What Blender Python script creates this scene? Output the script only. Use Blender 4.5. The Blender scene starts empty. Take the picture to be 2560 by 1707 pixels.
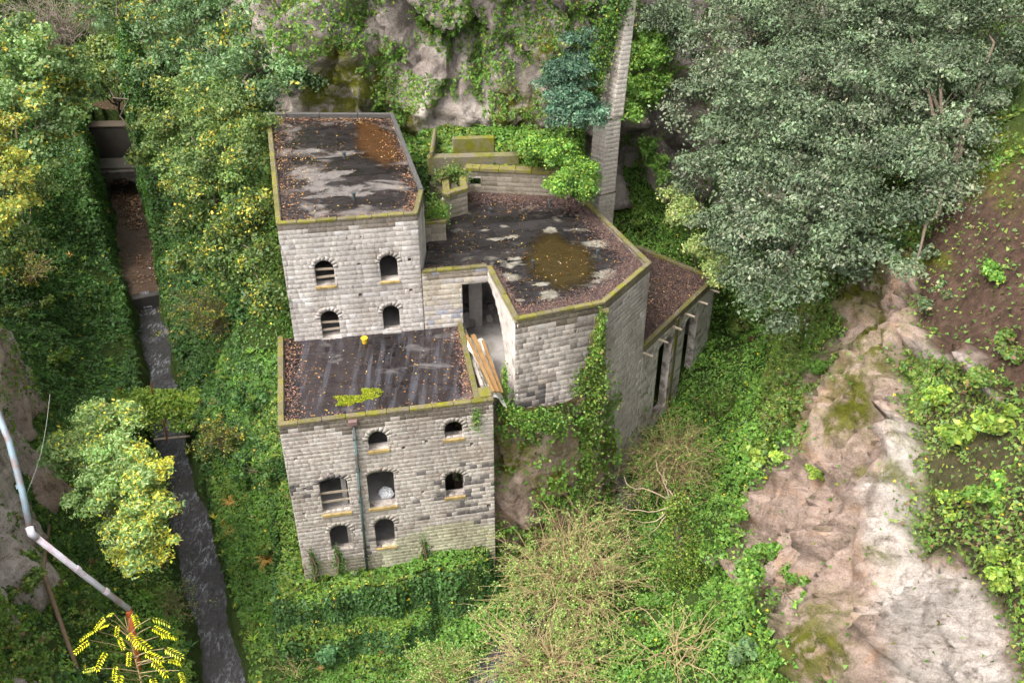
import bpy, bmesh, math, random
import numpy as np
from mathutils import Vector, Matrix
from mathutils.bvhtree import BVHTree

# ------------------------------------------------------------------ camera, sky, sun, exposure
scene = bpy.context.scene
COL = scene.collection
FPX, PITCH, CZ = 2490.0, math.radians(35.1), 42.0          # focal length in photograph pixels, tilt below horizontal, height
cam_d = bpy.data.cameras.new('camera'); cam = bpy.data.objects.new('camera', cam_d); COL.objects.link(cam)
cam.location = (0, 0, CZ); cam.rotation_euler = (math.pi/2 - PITCH, 0, 0)
cam_d.sensor_width = 36.0; cam_d.lens = FPX/2560*36.0; cam_d.clip_end = 2000; cam_d.clip_start = 0.5
scene.camera = cam

SUN_EL, SUN_AZ = math.radians(58), math.radians(234)
world = bpy.data.worlds.new('World'); scene.world = world; world.use_nodes = True
wn = world.node_tree.nodes; wl = world.node_tree.links
sky = wn.new('ShaderNodeTexSky'); sky.sky_type = 'NISHITA'; sky.sun_disc = False
sky.sun_elevation = SUN_EL; sky.sun_rotation = SUN_AZ; sky.dust_density = 6.0; sky.air_density = 1.0; sky.ozone_density = 1.0
hs = wn.new('ShaderNodeHueSaturation'); hs.inputs['Saturation'].default_value = 0.28
wl.new(sky.outputs[0], hs.inputs['Color']); wl.new(hs.outputs[0], wn['Background'].inputs[0])
wn['Background'].inputs[1].default_value = 0.15

sun_d = bpy.data.lights.new('sun', 'SUN'); sun_d.energy = 0.85; sun_d.angle = math.radians(35); sun_d.color = (1.0, 0.97, 0.93)
sun = bpy.data.objects.new('sun', sun_d); COL.objects.link(sun)
# light comes from behind the camera, a little from the left, high up
sdir = Vector((math.sin(SUN_AZ)*math.cos(SUN_EL), math.cos(SUN_AZ)*math.cos(SUN_EL), math.sin(SUN_EL)))
sun.rotation_euler = sdir.to_track_quat('Z', 'Y').to_euler(); sun.location = sdir*120
vs = scene.view_settings
vs.view_transform = 'Standard'; vs.look = 'None'; vs.gamma = 1.0; vs.use_curve_mapping = False
vs.exposure = 1.6
scene.cycles.use_adaptive_sampling = True; scene.cycles.adaptive_threshold = .03; scene.cycles.max_bounces = 6; scene.cycles.diffuse_bounces = 4; scene.cycles.transmission_bounces = 3

# ------------------------------------------------------------------ geometry helpers
_c, _s = math.cos(PITCH), math.sin(PITCH)
CAM = Vector((0, 0, CZ))
def ray(x, y):
    a = (x-1280)/FPX; b = (853.5-y)/FPX
    return Vector((a, _c + b*_s, -_s + b*_c))
def at(x, y, z):                       # where a sight line meets height z
    r = ray(x, y); return CAM + r*((z-CZ)/r.z)
def att(x, y, t):
    return CAM + ray(x, y)*t
def to_px(P):
    P = np.asarray(P, float) - np.array([0, 0, CZ]); d = np.maximum(P[..., 1]*_c - P[..., 2]*_s, 0.1)
    return 1280 + FPX*P[..., 0]/d, 853.5 - FPX*(P[..., 1]*_s + P[..., 2]*_c)/d
def plane_uz(px, py, O, u):            # sight line against the vertical plane through O along u -> (distance along u, z)
    n = Vector((-u.y, u.x, 0)); r = ray(px, py); t = (O-CAM).dot(n)/r.dot(n); P = CAM + r*t
    return (P-O).dot(u), P.z

def hash3(ix, iy, iz, seed):
    h = (ix.astype(np.int64)*374761393 + iy.astype(np.int64)*668265263 + iz.astype(np.int64)*2147483647 + seed*1274126177) & 0xffffffff
    h = ((h ^ (h >> 13))*1274126177) & 0xffffffff
    h = (h ^ (h >> 16)) & 0xffffffff
    h = (h*2246822519) & 0xffffffff
    h = h ^ (h >> 15)
    return (h & 0xffffff)/float(0xffffff)
def vnoise(P, seed=0):
    P = np.asarray(P, float); i = np.floor(P); f = P-i; f = f*f*f*(f*(f*6-15)+10)
    x, y, z = i[:, 0], i[:, 1], i[:, 2]; r = 0
    for dx in (0, 1):
        wx = f[:, 0] if dx else 1-f[:, 0]
        for dy in (0, 1):
            wy = f[:, 1] if dy else 1-f[:, 1]
            for dz in (0, 1):
                wz = f[:, 2] if dz else 1-f[:, 2]
                r = r + wx*wy*wz*hash3(x+dx, y+dy, z+dz, seed)
    return r*2-1
def fbm(P, seed=0, octaves=4, gain=.5):
    P = np.asarray(P, float); r = 0; a = 1
    for k in range(octaves):
        r = r + a*vnoise(P*(2.03**k) + 17.3*k, seed+k); a *= gain
    return r
def ridged(P, seed=0, octaves=4):
    r = 0; a = 1
    for k in range(octaves):
        r = r + a*(1-2*np.abs(vnoise(P*(2.1**k) + 11.7*k, seed+k))); a *= .5
    return r
def facets(P, cell, seed, amp, tilt=.55):
    """broken rock: each cell is a flat tilted facet, so edges are sharp"""
    Q = P/np.asarray(cell); Q = Q+.35*np.stack([vnoise(Q*.9+s, seed+s) for s in (1, 2, 3)], 1); i0 = np.floor(Q); best = np.full(len(P), 1e9); out = np.zeros(len(P))
    for dx in (-1, 0, 1):
        for dy in (-1, 0, 1):
            for dz in (-1, 0, 1):
                I = i0+np.array([dx, dy, dz]); h = [hash3(I[:, 0], I[:, 1], I[:, 2], seed+k*7) for k in range(7)]
                c = I+np.stack(h[:3], 1); v = Q-c; d = (v*v).sum(1); val = (h[3]-.5)*2+tilt*2*((h[4]-.5)*v[:, 0]+(h[5]-.5)*v[:, 1]+(h[6]-.5)*v[:, 2])*2
                m = d < best; best[m] = d[m]; out[m] = val[m]
    return out*amp
def sstep(a, b, x):
    t = np.clip((x-a)/(b-a), 0, 1); return t*t*(3-2*t)
def in_poly(px, py, poly):
    r = np.zeros(np.shape(px), bool); n = len(poly)
    for i in range(n):
        x1, y1 = poly[i]; x2, y2 = poly[(i+1) % n]
        if y1 == y2: continue
        c = ((y1 > py) != (y2 > py)) & (px < (x2-x1)*(py-y1)/(y2-y1)+x1); r ^= c
    return r

def mesh_np(name, V, F, mat=None, tint=None, smooth=False, attrs=None):
    """V (n,3), F (m,k) with constant k; tint (n,3) point colours"""
    me = bpy.data.meshes.new(name)
    V = np.ascontiguousarray(V, np.float32); F = np.ascontiguousarray(F, np.int32)
    me.vertices.add(len(V)); me.vertices.foreach_set('co', V.ravel())
    k = F.shape[1]
    me.loops.add(F.size); me.loops.foreach_set('vertex_index', F.ravel())
    me.polygons.add(len(F)); me.polygons.foreach_set('loop_start', np.arange(0, F.size, k, dtype=np.int32))
    me.polygons.foreach_set('loop_total', np.full(len(F), k, np.int32))
    if smooth: me.polygons.foreach_set('use_smooth', np.ones(len(F), bool))
    if tint is not None:
        a = me.color_attributes.new('tint', 'FLOAT_COLOR', 'POINT')
        a.data.foreach_set('color', np.concatenate([tint, np.ones((len(tint), 1))], 1).astype(np.float32).ravel())
    for nm, arr in (attrs or {}).items():
        a = me.attributes.new(nm, 'FLOAT', 'POINT'); a.data.foreach_set('value', np.asarray(arr, np.float32))
    me.update(calc_edges=True)
    if mat: me.materials.append(mat)
    return me
def link(name, me, parent=None, loc=None):
    o = bpy.data.objects.new(name, me); COL.objects.link(o)
    if parent is not None: o.parent = parent
    if loc is not None: o.location = loc
    return o
def tag(o, label=None, cat=None, group=None, kind=None):
    if label: o['label'] = label
    if cat: o['category'] = cat
    if group: o['group'] = group
    if kind: o['kind'] = kind
    return o
def thing(name, label, cat, loc=(0, 0, 0), group=None):
    o = bpy.data.objects.new(name, None); COL.objects.link(o); o.location = loc; o.empty_display_size = .3
    return tag(o, label, cat, group)
def rel(o, parent):                    # parent keeping world position (parents are never rotated or scaled)
    o.parent = parent; o.location = Vector(o.location) - Vector(parent.location); return o

class MB:                              # collects solid shapes of one part
    def __init__(s): s.v = []; s.f = []
    def add(s, V, F):
        b = len(s.v); s.v += [tuple(p) for p in V]; s.f += [tuple(i+b for i in q) for q in F]
    def box(s, O, ax, ay, az):
        O, ax, ay, az = map(Vector, (O, ax, ay, az))
        V = [O, O+ax, O+ax+ay, O+ay, O+az, O+ax+az, O+ax+ay+az, O+ay+az]
        F = [(3, 2, 1, 0), (4, 5, 6, 7), (0, 1, 5, 4), (1, 2, 6, 5), (2, 3, 7, 6), (3, 0, 4, 7)]
        if ax.cross(ay).dot(az) < 0: F = [q[::-1] for q in F]
        s.add(V, F)
    def prism(s, poly, z0, z1):        # poly counter-clockwise (x,y)
        n = len(poly); V = [(x, y, z0) for x, y in poly]+[(x, y, z1) for x, y in poly]
        F = [tuple(range(n-1, -1, -1)), tuple(range(n, 2*n))]+[(i, (i+1) % n, n+(i+1) % n, n+i) for i in range(n)]
        s.add(V, F)
    def tube(s, pts, radii, n=8, cap=True):
        V, F = tube_geo([Vector(p) for p in pts], radii, n); b = len(s.v)
        s.add(V, F)
        if cap:
            s.f.append(tuple(b+i for i in range(n))[::-1]); m = len(V)-n; s.f.append(tuple(b+m+i for i in range(n)))
    def build(s, name, mat, parent=None, smooth=False, bevel=0):
        me = bpy.data.meshes.new(name); me.from_pydata([tuple(p) for p in s.v], [], s.f); me.materials.append(mat)
        if bevel:
            bm = bmesh.new(); bm.from_mesh(me)
            bmesh.ops.bevel(bm, geom=[e for e in bm.edges if e.is_manifold and e.calc_face_angle(0) > .5], offset=bevel, segments=1, affect='EDGES', clamp_overlap=True)
            bm.to_mesh(me); bm.free()
        if smooth: me.polygons.foreach_set('use_smooth', [True]*len(me.polygons))
        me.update()
        o = link(name, me)
        if parent is not None: rel(o, parent)
        return o
def tube_geo(pts, radii, n):
    V = []; F = []; prev = None
    for i, p in enumerate(pts):
        d = (pts[min(i+1, len(pts)-1)]-pts[max(i-1, 0)]).normalized()
        if prev is None:
            a = Vector((0, 0, 1)) if abs(d.z) < .9 else Vector((1, 0, 0)); x = d.cross(a).normalized()
        else:
            x = (prev - d*prev.dot(d)); x = x.normalized() if x.length > 1e-6 else d.orthogonal().normalized()
        prev = x; y = d.cross(x)
        for k in range(n):
            t = 2*math.pi*k/n; V.append(p + (x*math.cos(t)+y*math.sin(t))*radii[i])
    for i in range(len(pts)-1):
        for k in range(n):
            a = i*n+k; b = i*n+(k+1) % n; F.append((a, b, b+n, a+n))
    return V, F
def tubes_np(paths, n=4):
    """many tubes at once: list of (pts (k,3), radii (k,)) -> V,F (quads)"""
    VV = []; FF = []; base = 0
    for pts, rad in paths:
        pts = np.asarray(pts, float); k = len(pts)
        d = np.gradient(pts, axis=0); d /= np.linalg.norm(d, axis=1, keepdims=True)+1e-9
        a = np.where(np.abs(d[:, 2:3]) < .85, np.array([[0, 0, 1.]]), np.array([[1., 0, 0]]))
        x = np.cross(d, a); x /= np.linalg.norm(x, axis=1, keepdims=True)+1e-9; y = np.cross(d, x)
        th = np.arange(n)*2*math.pi/n
        ring = pts[:, None, :] + (x[:, None, :]*np.cos(th)[None, :, None] + y[:, None, :]*np.sin(th)[None, :, None])*np.asarray(rad)[:, None, None]
        VV.append(ring.reshape(-1, 3))
        i = np.arange(k-1)[:, None]*n; j = np.arange(n)[None, :]
        q = np.stack([i+j, i+(j+1) % n, i+n+(j+1) % n, i+n+j], -1).reshape(-1, 4)+base
        FF.append(q); base += k*n
    return np.concatenate(VV), np.concatenate(FF)

def tri_geo(P, A, N, L, W, col):       # small ivy leaf: one pointed triangle
    n = len(P); A = A/(np.linalg.norm(A, axis=1, keepdims=True)+1e-9); B = np.cross(N, A); B /= np.linalg.norm(B, axis=1, keepdims=True)+1e-9
    L = np.broadcast_to(L, (n,))[:, None]; W = np.broadcast_to(W, (n,))[:, None]
    V = np.stack([P-A*L*.45-B*W*.62, P-A*L*.45+B*W*.62, P+A*L*.7], 1).reshape(-1, 3)
    return V, np.arange(3*n).reshape(-1, 3), np.repeat(np.minimum(col*1.6, .8), 3, 0)
def leaf_geo(P, A, N, L, W, col, fold=.18):
    """kite-shaped leaves: centre P, long axis A, normal N"""
    n = len(P)
    A = A/(np.linalg.norm(A, axis=1, keepdims=True)+1e-9)
    B = np.cross(N, A); B /= np.linalg.norm(B, axis=1, keepdims=True)+1e-9
    Nn = np.cross(A, B)
    L = np.broadcast_to(L, (n,))[:, None]; W = np.broadcast_to(W, (n,))[:, None]
    v0 = P-A*L*.5; v2 = P+A*L*.5-Nn*L*.12; m = P-A*L*.06
    v1 = m+B*W*.5+Nn*W*fold; v3 = m-B*W*.5+Nn*W*fold
    V = np.stack([v0, v1, v2, v3], 1).reshape(-1, 3)
    F = np.arange(4*n).reshape(-1, 4)
    return V, F, np.repeat(np.minimum(col*1.6, .8), 4, 0)
def rdir(rng, n):
    v = rng.normal(size=(n, 3)); return v/np.linalg.norm(v, axis=1, keepdims=True)
def pick_cols(rng, n, cols, jit=.18):
    C = np.array([c[:3] for c in cols], float); w = np.array([c[3] for c in cols], float); w /= w.sum()
    c = C[rng.choice(len(C), n, p=w)]
    return np.clip(c*(1+rng.normal(0, jit, (n, 1)))*(1+rng.normal(0, .06, (n, 3))), .004, .9)

# ------------------------------------------------------------------ materials
def nodes(name):
    m = bpy.data.materials.new(name); m.use_nodes = True; nt = m.node_tree; b = nt.nodes['Principled BSDF']
    return m, nt, b
class NT:
    def __init__(s, nt): s.nt = nt
    def n(s, t, **kw):
        q = s.nt.nodes.new(t)
        for k, v in kw.items(): setattr(q, k, v)
        return q
    def l(s, a, b): s.nt.links.new(a, b)
    def coord(s, kind='pos'):
        return s.n('ShaderNodeNewGeometry').outputs['Position'] if kind == 'pos' else s.n('ShaderNodeTexCoord').outputs[kind]
    def noise(s, co, scale, detail=4, rough=.55, dist=0., stretch=None):
        if stretch:
            mp = s.n('ShaderNodeMapping'); mp.inputs['Scale'].default_value = stretch; s.l(co, mp.inputs[0]); co = mp.outputs[0]
        q = s.n('ShaderNodeTexNoise'); q.inputs['Scale'].default_value = scale; q.inputs['Detail'].default_value = detail
        q.inputs['Roughness'].default_value = rough; q.inputs['Distortion'].default_value = dist; s.l(co, q.inputs['Vector']); return q.outputs[0]
    def ramp(s, f, stops):
        q = s.n('ShaderNodeValToRGB'); e = q.color_ramp.elements
        while len(e) < len(stops): e.new(.5)
        for i, (p, c) in enumerate(stops):
            e[i].position = p; e[i].color = (c, c, c, 1) if not hasattr(c, '__len__') else (*c[:3], 1)
        s.l(f, q.inputs[0]); return q.outputs[0]
    def mix(s, f, a, b, kind='MIX'):
        q = s.n('ShaderNodeMix', data_type='RGBA', blend_type=kind)
        for sock, v in ((q.inputs[0], f), (q.inputs[6], a), (q.inputs[7], b)):
            if hasattr(v, 'is_output') or hasattr(v, 'links'): s.l(v, sock)
            elif hasattr(v, '__len__'): sock.default_value = (*v[:3], 1)
            else: sock.default_value = v
        return q.outputs[2]
    def math(s, op, a, b=None):
        q = s.n('ShaderNodeMath', operation=op)
        for i, v in enumerate((a, b)):
            if v is None: continue
            if hasattr(v, 'links'): s.l(v, q.inputs[i])
            else: q.inputs[i].default_value = v
        return q.outputs[0]
    def attr(s, name): return s.n('ShaderNodeAttribute', attribute_name=name)
    def bump(s, h, strength, dist, normal=None):
        q = s.n('ShaderNodeBump'); q.inputs['Strength'].default_value = strength; q.inputs['Distance'].default_value = dist; s.l(h, q.inputs['Height'])
        if normal is not None: s.l(normal, q.inputs['Normal'])
        return q.outputs[0]

def leaf_mat(name, rough=.5, spec=.35, transl=.3):
    m, nt, b = nodes(name); k = NT(nt); a = k.attr('tint')
    k.l(a.outputs['Color'], b.inputs['Base Color']); b.inputs['Roughness'].default_value = rough; b.inputs['Specular IOR Level'].default_value = spec
    t = k.n('ShaderNodeBsdfTranslucent'); k.l(k.mix(1., a.outputs['Color'], (1.1, 1.25, .65), 'MULTIPLY'), t.inputs[0])
    mx = k.n('ShaderNodeMixShader'); mx.inputs[0].default_value = transl
    k.l(b.outputs[0], mx.inputs[1]); k.l(t.outputs[0], mx.inputs[2]); k.l(mx.outputs[0], nt.nodes['Material Output'].inputs[0])
    return m
LEAF = leaf_mat('leaf'); LEAF_G = leaf_mat('leaf_glossy', .55, .25, .15); LITTER = leaf_mat('dead_leaf', .6, .3, .1)

def simple(name, col, rough=.8, var=.25, scale=6., bump=0., metal=0., dark=None, dscale=1.5, spec=.3):
    m, nt, b = nodes(name); k = NT(nt); co = k.coord()
    f = k.noise(co, scale, 5)
    c = k.mix(f, [x*(1-var) for x in col], [min(1, x*(1+var)) for x in col])
    if dark is not None:
        c = k.mix(k.ramp(k.noise(co, dscale, 5, .6), [(.48, 0.), (.62, 1.)]), c, dark)
    k.l(c, b.inputs['Base Color']); b.inputs['Roughness'].default_value = rough; b.inputs['Metallic'].default_value = metal; b.inputs['Specular IOR Level'].default_value = spec
    if bump: k.l(k.bump(k.noise(co, scale*3, 6, .65), .8, bump), b.inputs['Normal'])
    return m
def stone_mat(name, src):
    m, nt, b = nodes(name); k = NT(nt); co = k.coord()
    c = k.n('ShaderNodeObjectInfo').outputs['Color'] if src == 'object' else k.attr('tint').outputs['Color']
    g = k.ramp(k.noise(co, 6., 6, .72), [(.28, .62), (.5, 1.), (.75, 1.16)])
    c = k.mix(1., c, g, 'MULTIPLY')
    pit = k.ramp(k.noise(co, 26., 3, .6), [(.3, .45), (.42, 1.)])
    c = k.mix(1., c, pit, 'MULTIPLY')
    lich = k.ramp(k.noise(co, .55, 5, .65), [(.5, 0.), (.68, .6)])
    c = k.mix(lich, c, k.mix(1., c, (.62, .56, .50), 'MULTIPLY'))
    k.l(c, b.inputs['Base Color']); b.inputs['Roughness'].default_value = .92; b.inputs['Specular IOR Level'].default_value = .15
    k.l(k.bump(k.noise(co, 14., 6, .7), .9, .03), b.inputs['Normal'])
    return m
STONE = stone_mat('tuff_stone', 'object'); STONE_A = stone_mat('tuff_stone_joined', 'attr')
MORTAR = simple('mortar', (.41, .36, .315), .95, .35, 5., .01, dark=(.15, .13, .11))
PLASTER = simple('plaster', (.33, .31, .29), .95, .2, 2.5, .004, dark=(.2, .18, .165), dscale=.8)
CONCRETE = simple('concrete_floor', (.34, .315, .295), .9, .15, 3., .003, dark=(.24, .215, .19), dscale=1.1)
WOOD = simple('weathered_timber', (.33, .27, .2), .85, .3, 5., .004)
PLANK = simple('orange_brown_plank', (.22, .125, .045), .8, .35, 4., .004, dark=(.16, .085, .035), dscale=2.)
BARK = simple('bark', (.11, .085, .06), .95, .4, 7., .01)
TWIG = simple('pale_twig', (.34, .255, .13), .85, .35, 3.)
TWIG_D = simple('brown_twig', (.16, .11, .07), .9, .35, 3.)
DEADWOOD = simple('bleached_wood', (.34, .265, .175), .8, .25, 4.)
METAL_D = simple('dark_pipe', (.045, .055, .055), .5, .3, 8.)
RUST = simple('rust', (.16, .06, .025), .85, .45, 6., .003)
SILL = simple('ochre_sill', (.34, .25, .10), .85, .3, 5., .006, dark=(.22, .15, .06), dscale=3.)
TARP = simple('white_tarp', (.66, .64, .58), .6, .14, 2.5, .01, dark=(.42, .38, .26), dscale=1.7)
YELLOW = simple('yellow_plastic', (.62, .42, .02), .35, .12, 8.)
CABLE = simple('pale_cable', (.26, .26, .22), .6, .1, 4.)

def moss_mat(name, base, moss=(.23, .24, .015), lo=.36, hi=.52, scale=1.6):
    m, nt, b = nodes(name); k = NT(nt); co = k.coord()
    s = k.mix(k.noise(co, 7, 5), [x*.7 for x in base], [x*1.25 for x in base])
    mm = k.mix(k.noise(co, 5, 4), [x*.55 for x in moss], [x*1.3 for x in moss])
    f = k.ramp(k.noise(co, scale, 6, .68), [(lo, 0.), (hi, 1.)])
    k.l(k.mix(f, s, mm), b.inputs['Base Color']); b.inputs['Roughness'].default_value = .95; b.inputs['Specular IOR Level'].default_value = .1
    k.l(k.bump(k.noise(co, 22, 6, .7), 1., .04), b.inputs['Normal']); return m
COPING = moss_mat('mossy_coping', (.17, .14, .085), (.18, .175, .014), .41, .62, 2.6)
COPING_D = moss_mat('dull_coping', (.15, .125, .09), (.13, .125, .02), .40, .62)
MOSS = moss_mat('moss_cushion', (.12, .12, .02), (.20, .23, .012), .2, .4)
MOSSWALL = moss_mat('moss_wall', (.17, .145, .11), (.15, .15, .016), .44, .62, .8)

def roof_mat(name, pale, plo, phi, seed, wet=.5, brown=(.05, .04, .03)):
    m, nt, b = nodes(name); k = NT(nt); co = k.coord()
    mp = k.n('ShaderNodeMapping'); mp.inputs['Location'].default_value = (seed, seed*.7, 0); k.l(co, mp.inputs[0]); co2 = mp.outputs[0]
    base = k.mix(k.noise(co2, .7, 5, .6), (.010, .0095, .012), brown); base = k.mix(1., base, k.ramp(k.n('ShaderNodeObjectInfo').outputs['Random'], [(0., .55), (1., 1.5)]), 'MULTIPLY')
    base = k.mix(k.ramp(k.noise(co2, 2.2, 6, .7), [(.55, 0.), (.78, .4)]), base, (.06, .055, .06))
    pf = k.ramp(k.noise(co2, .42, 5, .55, .6, (1., 1.8, 1.)), [(plo, 0.), (phi, 1.)])
    c = k.mix(pf, base, k.mix(k.noise(co2, 5, 4), [x*.75 for x in pale], pale))
    spk = k.ramp(k.noise(co, 30, 2, .5), [(.66, 0.), (.72, .6)])
    c = k.mix(spk, c, (.16, .11, .06))
    k.l(c, b.inputs['Base Color'])
    r = k.ramp(k.noise(co2, .9, 4, .6, 0., (1., 2., 1.)), [(.40, .10), (.58, wet)])
    r2 = k.mix(pf, r, (.85, .85, .85)); k.l(r2, b.inputs['Roughness']); b.inputs['Specular IOR Level'].default_value = .35
    k.l(k.bump(k.noise(co, 6., 5, .6), .25, .01), b.inputs['Normal']); return m
ROOF_T = roof_mat('bitumen_tower', (.16, .14, .125), .55, .68, 3.1, .45, (.022, .017, .015))
ROOF_F = roof_mat('bitumen_front', (.13, .12, .115), .60, .72, 8.4, .5, (.024, .017, .015))
def streak(m, ang):                    # bluish-grey bands along the sheets, wet sheen painted into the colour
    nt = m.node_tree; k = NT(nt); co = k.coord(); mp = k.n('ShaderNodeMapping'); mp.inputs['Rotation'].default_value = (0, 0, ang); mp.inputs['Scale'].default_value = (2.2, .16, 1.); k.l(co, mp.inputs[0])
    f = k.ramp(k.noise(mp.outputs[0], 1.6, 5, .6), [(.48, 0.), (.66, .55)]); pb = nt.nodes['Principled BSDF']; src = pb.inputs['Base Color'].links[0].from_socket
    k.l(k.mix(f, src, (.085, .085, .10)), pb.inputs['Base Color']); return m
ROOF_F = streak(ROOF_F, -.19)
ROOF_H = roof_mat('bitumen_hall', (.24, .22, .175), .58, .70, 15.2, .5, (.02, .017, .015))
ROOF_X = simple('litter_crust', (.04, .03, .027), .9, .5, 9., .02)

def terrain_mat(name):
    m, nt, b = nodes(name); k = NT(nt); co = k.coord()
    rock = k.attr('rock').outputs['Fac']; pale = k.attr('pale').outputs['Fac']; moss = k.attr('moss').outputs['Fac']; soil = k.attr('soil').outputs['Fac']
    n1 = k.noise(co, .45, 7, .62, .4); n2 = k.noise(co, 2.2, 7, .7); n3 = k.noise(co, 1.1, 6, .65, .5, (1., 1., .28))
    rc = k.ramp(n1, [(.27, (.17, .12, .095)), (.40, (.29, .21, .165)), (.52, (.39, .295, .24)), (.62, (.38, .25, .17)), (.75, (.44, .36, .305))])
    grey = k.attr('grey').outputs['Fac']; rc = k.mix(grey, rc, k.ramp(n1, [(.27, (.10, .09, .08)), (.42, (.22, .195, .175)), (.55, (.33, .30, .27)), (.7, (.40, .355, .31))]))
    rc = k.mix(pale, rc, k.ramp(n2, [(.25, (.32, .26, .215)), (.5, (.50, .44, .39)), (.75, (.64, .58, .53))]))
    rc = k.mix(k.ramp(n3, [(.50, 0.), (.66, .7)]), rc, k.mix(1., rc, (.36, .33, .31), 'MULTIPLY'))
    rc = k.mix(k.ramp(n2, [(.30, .6), (.45, 0.)]), rc, (.09, .07, .055))
    sc = k.ramp(n2, [(.3, (.035, .023, .016)), (.55, (.085, .052, .036)), (.75, (.15, .10, .075))])
    gc = k.ramp(n2, [(.3, (.035, .045, .014)), (.6, (.05, .085, .018)), (.8, (.08, .12, .025))])
    mc = k.ramp(n2, [(.3, (.055, .06, .008)), (.55, (.105, .11, .012)), (.8, (.16, .15, .02))])
    c = k.mix(rock, k.mix(soil, gc, sc), rc)
    mf = k.math('MULTIPLY', moss, k.ramp(k.noise(co, 1.4, 6, .65), [(.34, 0.), (.52, 1.)]))
    c = k.mix(mf, c, mc)
    k.l(c, b.inputs['Base Color']); b.inputs['Roughness'].default_value = .95; b.inputs['Specular IOR Level'].default_value = .12
    fine = k.noise(co, 13., 5, .75); c = k.mix(rock, c, k.mix(1., c, k.ramp(fine, [(.3, .62), (.5, 1.), (.72, 1.22)]), 'MULTIPLY'))
    k.l(c, b.inputs['Base Color'])
    bn = k.bump(k.noise(co, 1.1, 6, .7, .6, (.7, .7, 4.5)), 1., .16); k.l(k.bump(k.noise(co, 5., 6, .78), 1., .16, bn), b.inputs['Normal']); return m
TERRAIN = terrain_mat('valley_ground')

def water_mat(name, deep, foam_glint_lo, foam_glint_hi, rough=.08, foam_glint=(.55, .55, .6)):  # pale bands: foam plus sky glints painted into the colour
    m, nt, b = nodes(name); k = NT(nt); co = k.coord()
    n = k.noise(co, 2.6, 7, .75, .8, (1.7, .6, 1.)); n2 = k.noise(co, .5, 3)
    f = k.ramp(k.math('ADD', k.math('MULTIPLY', n, .72), k.math('MULTIPLY', n2, .28)), [(foam_glint_lo, 0.), (foam_glint_hi, 1.)]) if foam_glint_lo > .8 else k.math('MULTIPLY', k.ramp(n, [(foam_glint_lo, 0.), (foam_glint_hi, 1.)]), k.ramp(n2, [(.42, .05), (.62, 1.)]))
    k.l(k.mix(f, deep, foam_glint), b.inputs['Base Color']); k.l(k.ramp(f, [(0., rough), (1., .6)]), b.inputs['Roughness']); b.inputs['Specular IOR Level'].default_value = .5
    k.l(k.bump(k.noise(co, 3.2, 6, .7, .8, (1.4, .8, 1.)), .8, .12), b.inputs['Normal']); return m
WATER = water_mat('stream_water', (.036, .033, .031), .49, .70, .1, (.34, .35, .38))
POOL = water_mat('pool_water', (.075, .048, .032), .90, .99, .1)
def shallow(m):                        # shallow water thins out to nothing at its rim
    nt = m.node_tree; k = NT(nt); f = k.ramp(k.attr('depth').outputs['Fac'], [(.0, 0.), (.38, .93)]); t = k.n('ShaderNodeBsdfTransparent'); mx = k.n('ShaderNodeMixShader')
    k.l(f, mx.inputs[0]); k.l(t.outputs[0], mx.inputs[1]); k.l(nt.nodes['Principled BSDF'].outputs[0], mx.inputs[2]); k.l(mx.outputs[0], nt.nodes['Material Output'].inputs[0]); return m
PUDDLE = shallow(water_mat('puddle_water', (.034, .022, .004), .9, .99, .05))

# ------------------------------------------------------------------ valley ground (one sheet) and cliffs
FL = Vector((-11.27, 37.0, 0)); FR = Vector((-0.94, 38.98, 0)); FU = (FR-FL).normalized(); FW = (FR-FL).length; FN = Vector((FU.y, -FU.x, 0))
HZ = 14.6
HA, HB_, HC, HD, HE, HF, HG = [at(x, y, HZ) for x, y in ((1053.6, 677.3), (1218.8, 663.9), (1288, 795.6), (1511.3, 753.2), (1627.4, 655), (1453.2, 485.3), (1167.4, 471.9))]

STREAM = [(-8.0, 8.0, -4.3), (-11.5, 21.0, -4.15), (-15.5, 33.4, -4.05), (-20.6, 45.6, -4.), (-24.4, 54.2, -3.95), (-28., 64., -3.9), (-30.55, 70.0, -3.85), (-30.75, 70.5, -2.6), (-34.4, 79.6, -2.5), (-37.4, 87., -1.6), (-39.6, 92., -1.4)]
WEIR = 6
def poly_dist(X, Y, pts):
    best = np.full(X.shape, 1e9); par = np.zeros(X.shape); zz = np.zeros(X.shape)
    for i in range(len(pts)-1):
        a, b = pts[i], pts[i+1]; dx, dy = b[0]-a[0], b[1]-a[1]; L2 = dx*dx+dy*dy
        t = np.clip(((X-a[0])*dx+(Y-a[1])*dy)/L2, 0, 1); d = np.hypot(X-a[0]-t*dx, Y-a[1]-t*dy)
        m = d < best; best[m] = d[m]; par[m] = (i+t)[m]; zz[m] = (a[2]+(b[2]-a[2])*t)[m]
    return best, par, zz
CREEK = [(-9.5, 21., -3.95), (-6.2, 26.5, -3.7), (-2.6, 31.6, -3.1), (1.2, 35.5, -2.4), (4.6, 39.0, -1.9), (6.6, 42.3, -1.6)]

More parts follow.
